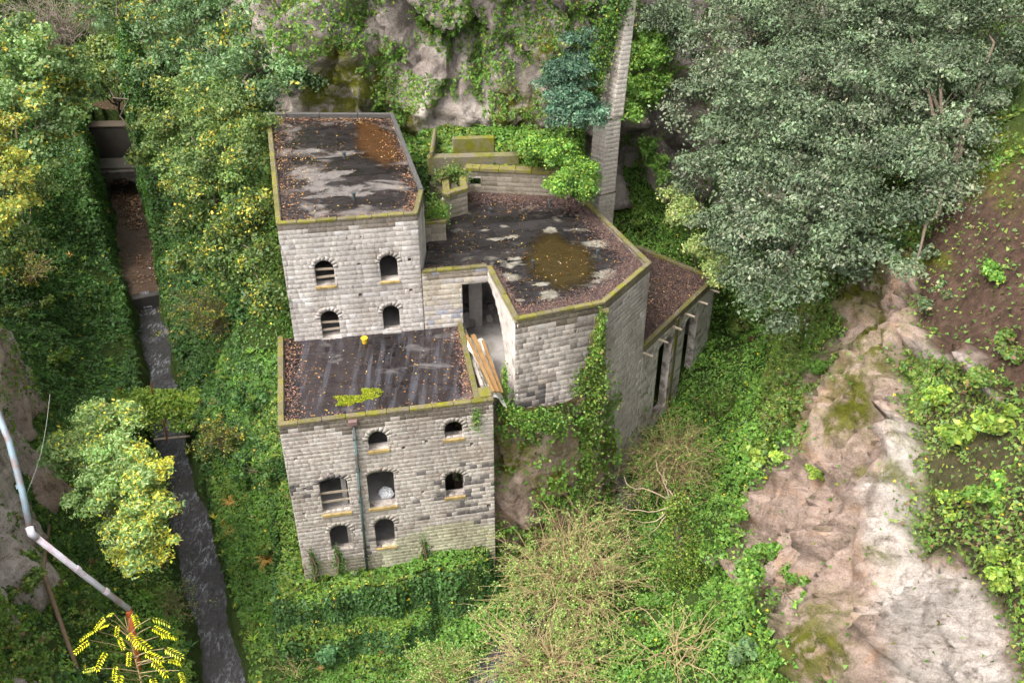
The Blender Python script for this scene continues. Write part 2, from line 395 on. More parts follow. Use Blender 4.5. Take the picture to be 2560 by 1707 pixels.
XF_Y = [0, 20, 30, 37, 45, 53, 62, 75, 130]; XF_X = [8.5, 9.3, 10.6, 11.6, 12.2, 14.2, 17.5, 24., 40.]
def right_slope(X, Y):
    d = X-np.interp(Y, XF_Y, XF_X)
    z = np.where(d < 6.4, 2.15*d, 13.76+(d-6.4)*1.0)
    return z
def ground_controls():
    P = []
    def c(px, py, z): p = at(px, py, z); P.append((p.x, p.y, z))
    for q in [(250, 900, -1.5), (150, 820, 1.5), (240, 650, -.8), (175, 500, 1.), (300, 1000, -1.4), (180, 1150, 2.2), (140, 1300, 3.2), (330, 1200, -1.5), (300, 1400, -.8),
              (400, 1350, -2.4), (200, 1500, 2.0), (150, 1650, 4.), (400, 1600, -1.6), (470, 1680, -2.6), (0, 600, 8), (60, 420, 5), (0, 300, 11), (120, 250, 8), (0, 80, 14), (200, 60, 10),
              (640, 330, 13), (560, 700, 1.5), (520, 520, 4.5), (470, 350, 5.5), (430, 620, -.8), (600, 900, .3), (500, 950, -2.2), (600, 1200, -1.6), (560, 1450, -2.8), (640, 1350, -1.4),
              (650, 1600, -3.0), (900, 1660, -3.2), (1050, 1620, -3.1), (1200, 1620, -2.6), (1350, 1600, -1.8), (1500, 1600, -1.4), (1700, 1500, -.6), (1830, 1440, 0), (1900, 1700, .3), (1600, 1690, -1.),
              (1500, 1300, -1.6), (1650, 1300, -.3), (1700, 1120, 1.2), (1830, 905, 4.), (1580, 1420, -1.), (1350, 1420, -1.6), (400, 100, 14), (300, 20, 18), (600, 60, 20)]: c(*q)
    P += [(-6, 42, 0), (-9, 50, 2), (2, 48, 3), (3, 52, 6), (-4, 54, 7), (-10, 57, 9), (7, 60, 8.2), (11, 62, 8.6), (14, 58, 6.5), (9, 66, 9), (-16.5, 52, 8), (-17.5, 58, 12), (-15, 47, 3), (-22, 66, 11), (-24, 74, 13), (-18, 75, 24),
          (-45, 97, 2.4), (-39, 97, 2.4), (-44, 107, 2.8), (-50, 112, 8), (-33, 44.5, 13.5), (-30, 37, 14), (-27, 28, 13), (-38, 50, 13.5), (-36, 40, 15), (-40, 125, 16), (-60, 120, 30), (-60, 80, 26), (-60, 50, 26), (-45, 45, 21), (-40, 30, 18), (-30, 20, 12), (-24, 10, 8), (-12, 12, -2.5), (-18, 24, -.5), (0, 12, -2), (-4, 22, -2.6), (2, 26, -2.2), (6, 20, -1.), (6, 30, -1.4),
          (0, 75, 26), (0, 100, 34), (-20, 100, 28), (-10, 130, 40), (-34, 68, 0.5), (-38, 72, 5), (-33, 61, -1.5), (-36, 58, 3), (-30, 55, -1.5), (-41, 82, 2.5), (-46, 80, 8), (-31, 88, 6), (-27, 82, 9)]
    for Y in (0, 15, 25, 32, 38, 44, 50, 57, 65, 75, 90, 130):
        xf = float(np.interp(Y, XF_Y, XF_X))
        for d in (0.3, 2, 4, 6, 9, 14, 22, 40): P.append((xf+d, Y, float(right_slope(np.array([xf+d]), np.array([Y]))[0])))
    return np.array(P)
def ground_z(X, Y):
    C = ground_controls(); n = len(C)
    D = np.hypot(C[:, None, 0]-C[None, :, 0], C[:, None, 1]-C[None, :, 1])
    A = np.zeros((n+3, n+3)); A[:n, :n] = D + np.eye(n)*.15*-1; A[:n, n] = 1; A[:n, n+1:] = C[:, :2]; A[n, :n] = 1; A[n+1:, :n] = C[:, :2].T
    w = np.linalg.solve(A, np.concatenate([C[:, 2], np.zeros(3)]))
    z = w[n] + w[n+1]*X + w[n+2]*Y
    for i in range(n): z = z + w[i]*np.hypot(X-C[i, 0], Y-C[i, 1])
    # terraces at the foot of the front wall
    u = (X-FL.x)*FU.x+(Y-FL.y)*FU.y; o = (X-FL.x)*FN.x+(Y-FL.y)*FN.y
    nz = .25*np.sin(u*1.7)+.15*np.sin(u*4.1+1)
    t1 = sstep(1.75+nz, 1.35+nz, o)*sstep(-1.9, -1.5, u)*sstep(10.6, 9.8, u)*sstep(-9, -8, o)
    t2 = sstep(3.15+nz, 2.8+nz, o)*sstep(-1.9, -1.5, u)*sstep(7.0, 6.6, u)*sstep(-9, -8, o)
    z = np.where(t2 > 0, z*(1-t2)+(-1.75+.02*u)*t2, z); z = np.where(t1 > 0, z*(1-t1)+(-.05+.09*np.clip(u, 0, 12))*t1, z)
    # planted terrace between hall roof and back cliff
    bx = (HF-HG); L = Vector((bx.x, bx.y)).length; bu = Vector((bx.x, bx.y))/L
    o2 = -(X-HG.x)*bu.y+(Y-HG.y)*bu.x; u2 = (X-HG.x)*bu.x+(Y-HG.y)*bu.y
    t3 = sstep(.35, .55, o2)*sstep(-4.0, -3.7, u2)*sstep(7.0, 6.4, u2)*sstep(9, 8, o2)
    z = z*(1-t3)+np.maximum(z, 15.7+.05*o2)*t3
    # water courses
    d, par, zz = poly_dist(X, Y, STREAM); hw = .95+.16*np.sin(par*5)+.1*np.sin(par*13)+.75*sstep(6.6, 7.6, par)
    k = sstep(hw, hw+.55, d); z = np.where((par < len(STREAM)-1.001) & (d < 5), (zz-.35)*(1-k)+np.maximum(z, zz+.35*sstep(5, 3, d)-3*sstep(3, 5, d))*k, z)
    d, par, zz = poly_dist(X, Y, CREEK); k = sstep(.75, 1.6, d); z = np.where(d < 1.6, (zz-.3)*(1-k)+np.maximum(z, zz+.05)*k, z)
    return z

# where bare rock, pale rock, soil and moss show on the slopes (outlines as seen from the road bridge, carried onto the ground)
ROCK_POLY = [(2240, 560), (2120, 720), (2060, 900), (2000, 1010), (1975, 1110), (1880, 1290), (1795, 1440), (1930, 1475), (1960, 1600), (1990, 1760), (2560, 1760), (2500, 1500), (2400, 1390), (2290, 1365), (2310, 1200), (2320, 1060), (2240, 930), (2310, 850), (2290, 690)]
PALE_POLY = [(2230, 1040), (2330, 1040), (2310, 1250), (2300, 1370), (2480, 1490), (2540, 1720), (2230, 1720), (2180, 1450), (2120, 1300), (2180, 1180)]
PALE2 = [(2270, 860), (2330, 865), (2480, 900), (2500, 1000), (2420, 960), (2380, 900), (2280, 895)]
SOIL_POLY = [(2300, 600), (2430, 450), (2700, 380), (2700, 980), (2420, 960), (2330, 880), (2290, 800)]
SOIL2 = [(2335, 950), (2700, 950), (2700, 1760), (2545, 1720), (2490, 1490), (2405, 1385), (2315, 1360), (2330, 1100)]
MOSS_ELL = [(2105, 990, 60, 110), (2190, 860, 40, 110), (2170, 1350, 50, 25), (2220, 1190, 50, 40), (2280, 650, 90, 40), (2030, 1620, 90, 110), (2150, 690, 70, 90), (2500, 400, 80, 100), (1990, 1010, 30, 90)]
def masks(P):
    n = len(P); px, py = to_px(P)
    w1 = fbm(P*.5, 5, 4)*38; w2 = fbm(P*.5+40, 9, 4)*38
    x, y = px+w1, py+w2
    rock = in_poly(x, y, ROCK_POLY).astype(float); pale = (in_poly(x, y, PALE_POLY) | in_poly(x, y, PALE2)).astype(float)
    rock = np.maximum(rock, in_poly(x, y, PALE2).astype(float)); soil = np.maximum(in_poly(x, y, SOIL_POLY).astype(float), .62*in_poly(x, y, SOIL2))
    moss = np.zeros(n)
    for ex, ey, rx, ry in MOSS_ELL: moss = np.maximum(moss, np.clip(1.4-((x-ex)/rx)**2-((y-ey)/ry)**2, 0, 1))
    rock[(P[:, 2] < -5)] = 1
    return rock, pale, moss, soil
def grid_faces(nx, ny):
    i = np.arange(nx-1)[None, :]; j = np.arange(ny-1)[:, None]; a = j*nx+i
    return np.stack([a, a+1, a+nx+1, a+nx], -1).reshape(-1, 4)
def grid_normals(V, nx, ny):
    G = V.reshape(ny, nx, 3); gx = np.gradient(G, axis=1); gy = np.gradient(G, axis=0)
    N = np.cross(gx, gy); N /= np.linalg.norm(N, axis=2, keepdims=True)+1e-9; return N.reshape(-1, 3)

def soften(a, nx, ny, k=1):
    g = a.reshape(ny, nx)
    for _ in range(k):
        p = np.pad(g, 1, mode='edge'); g = (p[:-2, 1:-1]+p[2:, 1:-1]+p[1:-1, :-2]+p[1:-1, 2:]+2*p[1:-1, 1:-1])/6
    return g.ravel()
xs = np.concatenate([np.arange(-64, -46, .9), np.arange(-46, 9, .34), np.arange(9, 25, .125), np.arange(25, 60.1, .8)])
ys = np.concatenate([np.arange(2, 18, .7), np.arange(18, 58, .2), np.arange(58, 66, .33), np.arange(66, 100, .5), np.arange(100, 130.1, 1.)])
NX, NY = len(xs), len(ys); GX, GY = np.meshgrid(xs, ys)
GV = np.stack([GX.ravel(), GY.ravel(), ground_z(GX.ravel(), GY.ravel())], 1)
g_rock, g_pale, g_moss, g_soil = masks(GV)
g_rock, g_pale, g_moss, g_soil = [soften(a, NX, NY, 2) for a in (g_rock, g_pale, g_moss, g_soil)]
gn = grid_normals(GV, NX, NY)
rk = g_rock > .01; Pr = GV[rk]; disp = np.zeros(len(GV))
disp[rk] = g_rock[rk]*(1.9*ridged(Pr*np.array([.06, .23, .05])+2, 3, 2)+.36*ridged(Pr*np.array([.16, .75, .13]), 5, 3)+.28*ridged(Pr*np.array([.12, .1, .33])+5, 9, 2)-.5+facets(Pr, (2.2, 2.4, 4.4), 61, .42, .9)+facets(Pr, (1.1, 1.1, 1.9), 62, .27, .9)+facets(Pr, (.6, .65, .5), 63, .13, .9)+.05*fbm(Pr*2.4, 24, 2))
disp = disp + (1-g_rock)*.16*fbm(GV*.7, 13, 4)
dS, _, _ = poly_dist(GV[:, 0], GV[:, 1], STREAM); disp *= sstep(1.2, 3.2, dS)
GV = GV+gn*disp[:, None]
GF = grid_faces(NX, NY)
g_rock, g_pale, g_moss, g_soil = [soften(a, NX, NY, 1) for a in masks(GV)]; gn2 = grid_normals(GV, NX, NY); g_moss = np.maximum(g_moss, g_rock*sstep(.72, .9, gn2[:, 2])*np.clip(fbm(GV*.35, 6, 3)+.25, 0, 1)*.9)   # moss settles on ledges
ground = link('valley_ground', mesh_np('valley_ground', GV, GF, TERRAIN, smooth=True, attrs=dict(rock=g_rock, pale=g_pale, moss=g_moss, soil=g_soil)))
tag(ground, 'steep gorge floor and banks of soil and pale tuff rock around the ruined mill', kind='structure')

CLIFFS = []
GREEN_ELL = [(1010, 245, 95, 85), (1130, 205, 85, 35), (1245, 140, 85, 130), (1235, 290, 45, 85), (985, 150, 30, 70), (860, 60, 55, 90), (1095, 60, 75, 80), (1350, 60, 80, 60), (1605, 160, 65, 105), (1440, 120, 60, 130), (1310, 310, 60, 60), (760, 60, 80, 150), (900, 150, 30, 40), (1160, 60, 60, 50), (1560, 60, 60, 60)]
CMOSS_ELL = [(855, 230, 110, 65), (1285, 300, 60, 110), (955, 190, 30, 70), (850, 130, 40, 40), (1380, 110, 40, 60), (810, 140, 40, 30), (1020, 300, 50, 40)]
def cliff(name, label, path, z0, z1, lean, seed, amp=1., res=.33, darkness=0., zflat=.55, grey=.0):
    P = np.array(path, float); seg = np.hypot(*np.diff(P, axis=0).T); s = np.concatenate([[0], np.cumsum(seg)])
    n = int(s[-1]/res)+1; m = int((z1-z0)/res)+1
    t = np.linspace(0, s[-1], n); x = np.interp(t, s, P[:, 0]); y = np.interp(t, s, P[:, 1])
    for _ in range(14):
        x[1:-1] = (x[:-2]+2*x[1:-1]+x[2:])/4; y[1:-1] = (y[:-2]+2*y[1:-1]+y[2:])/4
    tx, ty = np.gradient(x), np.gradient(y); l = np.hypot(tx, ty); nx_, ny_ = ty/l, -tx/l
    zz = np.linspace(z0, z1, m); Z, I = np.meshgrid(zz, np.arange(n), indexing='ij')
    X = x[I]-nx_[I]*lean*(Z-z0); Y = y[I]-ny_[I]*lean*(Z-z0)
    V = np.stack([X.ravel(), Y.ravel(), Z.ravel()], 1)
    N = np.stack([nx_[I].ravel(), ny_[I].ravel(), np.zeros(V.shape[0])], 1)
    d = amp*(1.1*ridged(V*np.array([.16, .16, .16*zflat]), seed, 3)+facets(V, (3., 3., 4.4), seed+1, .55, .8)+facets(V, (1.2, 1.2, 2.), seed+2, .22, .8)+facets(V, (.6, .6, .7), seed+3, .07, .8)+.06*fbm(V*2.2, seed+9, 3))
    V = V+N*d[:, None]
    px, py = to_px(V); w1 = fbm(V*.5, 5, 4)*30; w2 = fbm(V*.5+40, 9, 4)*30
    moss = np.zeros(len(V))
    for ex, ey, rx, ry in CMOSS_ELL: moss = np.maximum(moss, np.clip(1.5-((px+w1-ex)/rx)**2-((py+w2-ey)/ry)**2, 0, 1))
    pale = np.clip(fbm(V*np.array([.25, .25, .1]), seed+2, 3)*.9-darkness, 0, .75)
    o = link(name, mesh_np(name, V, grid_faces(n, m), TERRAIN, smooth=True, attrs=dict(rock=np.ones(len(V)), pale=pale, moss=moss, soil=np.zeros(len(V)), grey=np.full(len(V), grey))))
    tag(o, label, kind='structure'); CLIFFS.append((o, V, grid_faces(n, m)))
    return o
cliff('back_cliff', 'streaked tuff cliff rising behind the mill roofs', [(-46, 116), (-33, 96), (-23, 79), (-17.5, 68), (-13, 62.2), (-5, 61.3), (2, 61.6), (6.5, 63.2), (8.2, 66.5), (10, 69), (15, 70.5), (24, 73), (44, 80)], 4, 36, .10, 31, 1.35, grey=.75)
cliff('left_cliff', 'pale tuff cliff above the left bank of the stream', [(-17, 14), (-19.8, 22), (-21.8, 28), (-23.0, 32.5), (-24.0, 36), (-25.6, 40.5), (-27.3, 44.5), (-30, 48.5), (-34, 52.5), (-40, 56), (-50, 60)], -2, 14.5, .13, 57, .8, darkness=-.7, grey=.15)
def bvh_of(V, F): return BVHTree.FromPolygons([tuple(v) for v in V.tolist()], [tuple(f) for f in F.tolist()])
G_BVH = bvh_of(GV, GF); C_BVH = [bvh_of(V, F) for _, V, F in CLIFFS]
def hit(px, py, cliffs=True, off=0.):
    r = ray(px, py).normalized(); best = None
    for b in [G_BVH]+(C_BVH if cliffs else []):
        h = b.ray_cast(CAM, r)
        if h[0] is not None and (best is None or h[3] < best[3]): best = h
    return best[0] + r*-off
def gz(x, y):
    h = G_BVH.ray_cast(Vector((x, y, 80)), Vector((0, 0, -1))); return h[0].z if h[0] is not None else 0.

# ------------------------------------------------------------------ masonry
def stone_variants():
    out = []; rng = random.Random(4)
    for k in range(10):
        cx, cz = .018, .022; V = []
        J = [(rng.uniform(-.012, .02), rng.uniform(-.03, .03)) for _ in range(4)]
        for (sx, sz), (jx, jz) in zip(((-1, -1), (1, -1), (1, 1), (-1, 1)), J): V.append((sx*.5+jx, .5, sz*.5+jz))
        for (sx, sz), (jx, jz) in zip(((-1, -1), (1, -1), (1, 1), (-1, 1)), J): V.append((sx*.5+jx, -.465, sz*.5+jz))
        for (sx, sz), (jx, jz) in zip(((-1, -1), (1, -1), (1, 1), (-1, 1)), J): V.append((sx*(.5-cx)+jx*1.4, -.5+rng.uniform(0, .02), sz*(.5-cz)+jz*1.4))
        F = [(8, 9, 10, 11)]
        for i in range(4):
            j = (i+1) % 4; F += [(i, j, 4+j, 4+i), (4+i, 4+j, 8+j, 8+i)]
        out.append((np.array(V), np.array(F)))
    return out
STV = stone_variants(); ST_ME = [mesh_np('stone', V, F, STONE) for V, F in STV]
def under(g, part):                    # make g a sub-part of part
    g.location = Vector(g.location)-Vector(part.location); g.parent = part; return g
class Stones:
    """stones of one thing: the largest become objects, the rest one joined part"""
    def __init__(s, root, seed): s.root = root; s.items = []; s.rng = random.Random(seed); s.vous = []
    def flush(s, limit=290):
        s.items.sort(key=lambda q: -q[3][0]*q[3][2]*q[5])
        for (v, C, ang, sc, col, w) in s.items[:limit]:
            o = bpy.data.objects.new('stone', ST_ME[v]); COL.objects.link(o); o.parent = s.root
            o.location = C-s.root.location; o.rotation_euler = (0, 0, ang); o.scale = sc; o.color = (*col, 1)
        rest = s.items[limit:]
        if rest:
            VV = []; FF = []; TT = []; b = 0
            for (v, C, ang, sc, col, w) in rest:
                V, F = STV[v]; p = V*np.array(sc); ca, sa = math.cos(ang), math.sin(ang)
                VV.append(np.stack([p[:, 0]*ca-p[:, 1]*sa+C.x, p[:, 0]*sa+p[:, 1]*ca+C.y, p[:, 2]+C.z], 1)); FF.append(F+b); b += len(V); TT.append(np.tile(col, (len(V), 1)))
            me = mesh_np('small_stones', np.concatenate(VV)-np.array(s.root.location), np.concatenate(FF), STONE_A, np.concatenate(TT))
            tag(link('small_stones', me, s.root), kind='stuff')
        for V, col in s.vous:
            F = np.array([(0, 1, 2, 3), (0, 4, 5, 1), (1, 5, 6, 2), (2, 6, 7, 3), (3, 7, 4, 0)])
            me = mesh_np('voussoir', np.array(V)-np.array(s.root.location), F, STONE)
            o = link('voussoir', me, s.root); o.color = (*col, 1)

def half_at(op, z, ring=0.):
    u0, u1, z0, z1, rise = op; a = (u1-u0)/2; sp = z1-rise
    if z < z0-.001 or z > z1+ring: return None
    if z <= sp or rise <= 0: return a if z <= z1 else None
    t = (z-sp)/(rise+ring)
    return (a+ring)*math.sqrt(max(0, 1-t*t)) if t < 1 else None
def wall(st, O, u, width, z0, z1, ops, colf, ch=(.22, .30), sw=(.24, .50), thick=.5, outer=None, ring=.28, back=True, backmat=None, z_lo=None, weight=1., proud=.008, stones=True, core_drop=.14):
    """masonry face: O left end seen from outside, u along it; ops = (u0,u1,z0,z1,arch rise)"""
    rng = st.rng; u = Vector(u).normalized(); n = Vector((u.y, -u.x, 0)); ang = math.atan2(u.y, u.x)
    O = Vector((O.x, O.y, 0))
    if back:
        cu = bpy.data.curves.new('wall_core', 'CURVE'); cu.dimensions = '2D'; cu.fill_mode = 'BOTH'; cu.extrude = thick/2
        def spl(pts):
            s = cu.splines.new('POLY'); s.points.add(len(pts)-1)
            for p, q in zip(s.points, pts): p.co = (q[0], q[1], 0, 1)
            s.use_cyclic_u = True
        ct = z1-core_drop; spl([(x, min(y, ct)) for x, y in (outer or [(0, z0), (width-.02, z0), (width-.02, z1), (0, z1)])])
        for op in ops:
            if op[0] < .001 or op[1] > width-.001: continue
            a = (op[1]-op[0])/2; c = (op[0]+op[1])/2; sp = op[3]-op[4]
            pts = [(op[0], op[2]), (op[1], op[2])]
            pts += [(c+a*math.cos(t), sp+op[4]*math.sin(t)) for t in np.linspace(0, math.pi, 13)] if op[4] > 0 else [(op[1], op[3]), (op[0], op[3])]
            spl(pts)
        co = bpy.data.objects.new('wall_core', cu); COL.objects.link(co)
        me = bpy.data.meshes.new_from_object(co); bpy.data.objects.remove(co); bpy.data.curves.remove(cu)
        M = Matrix(((u.x, 0, n.x, O.x-n.x*thick/2), (u.y, 0, n.y, O.y-n.y*thick/2), (0, 1, 0, 0), (0, 0, 0, 1)))
        me.transform(Matrix.Translation(-Vector(st.root.location)) @ M); me.materials.clear(); me.materials.append(backmat or MORTAR)
        link('wall_core', me, st.root)
    if not stones: return
    z = z0 if z_lo is None else z_lo
    while z < z1-.05:
        h = rng.uniform(*ch); h = min(h, z1-z)
        if z1-(z+h) < .12: h = z1-z
        zm = z+h/2; x = -rng.uniform(0, .3); cuts = []
        for op in ops:
            hh = half_at(op, zm, ring if op[4] > 0 else 0.)
            if hh: c = (op[0]+op[1])/2; cuts.append((c-hh, c+hh))
        while x < width:
            w = rng.uniform(*sw)*(1.0 if h > .2 else .8); a, b = max(0, x), min(width, x+w); x += w
            if width-b < .15: b = width; x = width
            pieces = [(a, b)]
            for c0, c1 in cuts:
                q = []
                for p0, p1 in pieces:
                    if p1 <= c0 or p0 >= c1: q.append((p0, p1)); continue
                    if p0 < c0: q.append((p0, c0))
                    if p1 > c1: q.append((c1, p1))
                pieces = q
            for p0, p1 in pieces:
                if p1-p0 < .07: continue
                g = .005; uc = (p0+p1)/2; C = O+u*uc+Vector((0, 0, zm)); pr = proud*rng.uniform(.75, 1.25); dep = .16
                C = C+n*(pr-dep/2)
                st.items.append((rng.randrange(10), C, ang, (p1-p0-g, dep, h-g), colf(uc, zm, rng), weight))
        z += h
    for op in ops:
        if op[4] <= 0 or ring <= 0 or op[0] < 0: continue
        a = (op[1]-op[0])/2; c = (op[0]+op[1])/2; sp = op[3]-op[4]; b = op[4]; k = max(7, int((a+b)*math.pi/.26/1.3)) | 1
        for i in range(k):
            t0 = math.pi*i/k+.003; t1 = math.pi*(i+1)/k-.003; pr = .004+rng.uniform(0, .008); rr = ring*rng.uniform(.85, 1.15)
            def P(t, q, d): v = O+u*(c+(a+q)*math.cos(t))+n*d; return (v.x, v.y, sp+(b+q)*math.sin(t))
            V = [P(t0, 0, pr), P(t0, rr, pr), P(t1, rr, pr), P(t1, 0, pr), P(t0, 0, -.12), P(t0, rr, -.12), P(t1, rr, -.12), P(t1, 0, -.12)]
            st.vous.append((V, [x*.92 for x in colf(c, op[3], rng)]))
def damp(u, z, k):                     # old run-off streaks down the wall
    v = float(vnoise(np.array([[u*1.15+k, z*.13, k]]), 77)[0])+.5*float(vnoise(np.array([[u*.5+k, z*.45, k]]), 78)[0]); return 1-.2*max(0., min(1., (v-.1)*2.2))
def shade(c, k): return tuple(max(.01, min(.8, x*k)) for x in c)

def clip_half(poly, p, n):             # keep side where (q-p).n >= 0
    out = []
    for i in range(len(poly)):
        a, b = poly[i], poly[(i+1) % len(poly)]; da = (a[0]-p[0])*n[0]+(a[1]-p[1])*n[1]; db = (b[0]-p[0])*n[0]+(b[1]-p[1])*n[1]
        if da >= 0: out.append(a)
        if (da >= 0) != (db >= 0): t = da/(da-db); out.append((a[0]+(b[0]-a[0])*t, a[1]+(b[1]-a[1])*t))
    return out
def roof(root, poly, z, mat, d, step=1.0, seed=1):
    """bitumen sheets laid side by side along direction d, each its own part"""
    mb = MB(); mb.prism(poly, z-.3, z-.012); slab = mb.build('roof_slab', CONCRETE, root)
    rng = random.Random(seed); n = (-d[1], d[0]); ks = [p[0]*n[0]+p[1]*n[1] for p in poly]; k = min(ks); i = 0
    while k < max(ks):
        w = step*rng.uniform(.93, 1.07)
        q = clip_half(poly, (n[0]*(k-.03), n[1]*(k-.03)), n); q = clip_half(q, (n[0]*(k+w+.03), n[1]*(k+w+.03)), (-n[0], -n[1])) if len(q) > 2 else q
        if len(q) > 2:
            m = MB(); m.prism(q, z-.010, z+(.004 if i % 2 else .013)); under(m.build('roofing_sheet', mat, root), slab)
        k += w; i += 1
def coping(root, pts, z, mat, width=.30, h=.16, over=.04, closed=False, seed=0, piece=.95, dull=None):
    """mossy coping stones along a run of points (outside on the right-hand side)"""
    rng = random.Random(seed); n = len(pts)
    for i in range(n if closed else n-1):
        a, b = Vector(pts[i][:2]), Vector(pts[(i+1) % n][:2]); L = (b-a).length; u = (b-a)/L; o = Vector((u.y, -u.x)); t = 0
        while t < L-.02:
            w = min(piece*rng.uniform(.8, 1.25), L-t)
            if L-t-w < .3: w = L-t
            p = a+u*(t+.006)+o*over; hh = h+rng.uniform(-.015, .02); m = MB()
            m.box((p.x, p.y, z-hh+rng.uniform(-.01, .01)), (u.x*(w-.012), u.y*(w-.012), 0), (-o.x*width, -o.y*width, 0), (0, 0, hh))
            m.build('coping_stone', (dull if dull and rng.random() < .5 else mat), root, bevel=.03); t += w
def px_ops(rects, off, sc, O, u, rise=None):
    out = []
    for r in rects:
        x0, x1, y0, y1 = [v/sc for v in r[:4]]; xm = (x0+x1)/2+off[0]
        ua, _ = plane_uz(x0+off[0], (y0+y1)/2+off[1], O, u); ub, _ = plane_uz(x1+off[0], (y0+y1)/2+off[1], O, u)
        _, zt = plane_uz(xm, y0+off[1], O, u); _, zb = plane_uz(xm, y1+off[1], O, u)
        out.append((ua, ub, zb, zt, r[4] if len(r) > 4 else 0.))
    return out
def sill(root, O, u, op, mat=SILL, drop=.02, h=.2, over=.12, out=.1):
    n = Vector((u.y, -u.x, 0)); p = Vector((O.x, O.y, 0))+u*(op[0]-over*.6)+n*out; m = MB()
    m.box((p.x, p.y, op[2]-h-drop), u*(op[1]-op[0]+over*1.2), -n*.5, (0, 0, h)); return m.build('window_sill', mat, root, bevel=.025)
def rails(root, O, u, op, zs, mat=WOOD, inset=.14, name='window_rail'):
    n = Vector((u.y, -u.x, 0))
    for i, z in enumerate(zs):
        p = Vector((O.x, O.y, 0))+u*(op[0]-.02)-n*inset; m = MB()
        m.box((p.x, p.y, z), u*(op[1]-op[0]+.04)+Vector((0, 0, .03*(-1)**i)), -n*.05, (0, 0, .12)); m.build(name, mat, root)

def room(root, quad, floors, ztop, back=None):
    for z in floors:
        m = MB(); m.prism([(p.x, p.y) for p in quad], z-.22, z); m.build('floor_slab', CONCRETE, root)

# ---- front block
front = thing('mill_front_block', 'lowest square stone block of the ruined mill, seven arched openings, dark flat roof', 'building', (FL.x, FL.y, 0))
FZ = 11.1; FBL = Vector((-12.71, 44.5, 0)); FBR = FBL+(FR-FL)*.962
def front_col(u, z, rng):
    c = (.47, .415, .365); k = rng.uniform(.9, 1.08); r = rng.random()
    if r < .16: c = (.40, .34, .295)
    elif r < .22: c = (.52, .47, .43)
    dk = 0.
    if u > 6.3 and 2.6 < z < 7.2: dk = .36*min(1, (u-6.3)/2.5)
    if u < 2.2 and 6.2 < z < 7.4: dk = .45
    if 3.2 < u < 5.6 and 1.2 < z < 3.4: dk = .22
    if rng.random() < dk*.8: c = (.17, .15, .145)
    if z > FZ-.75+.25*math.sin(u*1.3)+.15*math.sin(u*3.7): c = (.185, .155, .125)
    if z < 2.6+.4*math.sin(u) and u > 4.2: c = (.47, .44, .31); k = rng.uniform(.85, 1.1)
    elif z < 1.3: c = (.30, .27, .2)
    return shade(c, k*damp(u, z, 3))
fst = Stones(front, 11)
OFF2, S2 = (640, 780), 2.2406
f_ops = px_ops([(627, 738, 668, 768, .55), (1055, 1160, 612, 704, .5), (362, 520, 930, 1122, .28), (627, 778, 892, 1088, .22), (1060, 1165, 898, 1028, .42), (415, 535, 1193, 1335, .5), (667, 778, 1157, 1312, .46)], OFF2, S2, FL, FU)
f_holes = px_ops([(x-9, x+9, y-8, y+8) for x, y in ((222, 825), (272, 990), (272, 1130), (603, 1048), (955, 725), (935, 1005), (1020, 990), (825, 760), (990, 1323), (1302, 1080), (552, 790), (1208, 740))], OFF2, S2, FL, FU)
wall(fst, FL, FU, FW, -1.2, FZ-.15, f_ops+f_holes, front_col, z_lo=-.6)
wall(fst, FR+(FBR-FR).normalized()*.14, (FBR-FR), (FBR-FR).length-.14, -1.2, FZ-.2, [], front_col, weight=.3, z_lo=-.6, thick=.3)
wall(fst, FBL, (FL-FBL), (FL-FBL).length, -4, FZ-.2, [], front_col, weight=.05, z_lo=3., thick=.3)
fst.flush()
for i, op in enumerate(f_ops):
    if i != 5: sill(front, FL, FU, op, h=.2 if i != 6 else .14)
rails(front, FL, FU, f_ops[2], [f_ops[2][2]+.62, f_ops[2][2]+1.25], WOOD)
inn = [FL+FU*.5-FN*.5, FR-FU*.5-FN*.5, FBR-FU*.5+FN*.3, FBL+FU*.5+FN*.3]
room(front, [inn[0], inn[0]+FU*5.8, inn[3]+FU*5.8, inn[3]], [f_ops[3][2]-.04, f_ops[6][2]-.5], FZ)
room(front, inn, [.9], FZ)
for du in (2.55, 6.4):
    m = MB(); p = FL+FU*du-FN*.52; m.box((p.x, p.y, -1), FU*.25, -FN*5.4, (0, 0, FZ+.6)); m.build('partition_wall', PLASTER, front)
p = FL+FU*.5-FN*4.2; m = MB(); m.box((p.x, p.y, -1), FU*(FW-1), -FN*.25, (0, 0, FZ+.6)); m.build('rear_room_wall', PLASTER, front)
fr_poly = [(p.x, p.y) for p in (FL, FR, FBR, FBL)]
FRZ = FZ-.26
frd = (FBL-FL).normalized()
roof(front, [((FL+FU*.3-FN*.3).x, (FL+FU*.3-FN*.3).y), ((FR-FU*.95-FN*.3).x, (FR-FU*.95-FN*.3).y), ((FBR-FU*.25).x, (FBR-FU*.25).y), ((FBL+FU*.3).x, (FBL+FU*.3).y)], FRZ, ROOF_F, (frd.x, frd.y), .95, 5)
coping(front, [FBL, FL, FR+FU*.05], FZ, COPING, seed=3, dull=COPING_D)
q0 = FR-FU*.62; q1 = FBR-FU*.05
coping(front, [q0, q1], FZ-.04, COPING_D, .3, .2, 0., seed=4)
m = MB(); a = FR-FU*.62-FN*.3; m.box((a.x, a.y, FZ-.32), FU*.62, -FN*.75, (0, 0, .34)); m.build('corner_ledge', COPING, front, bevel=.03)
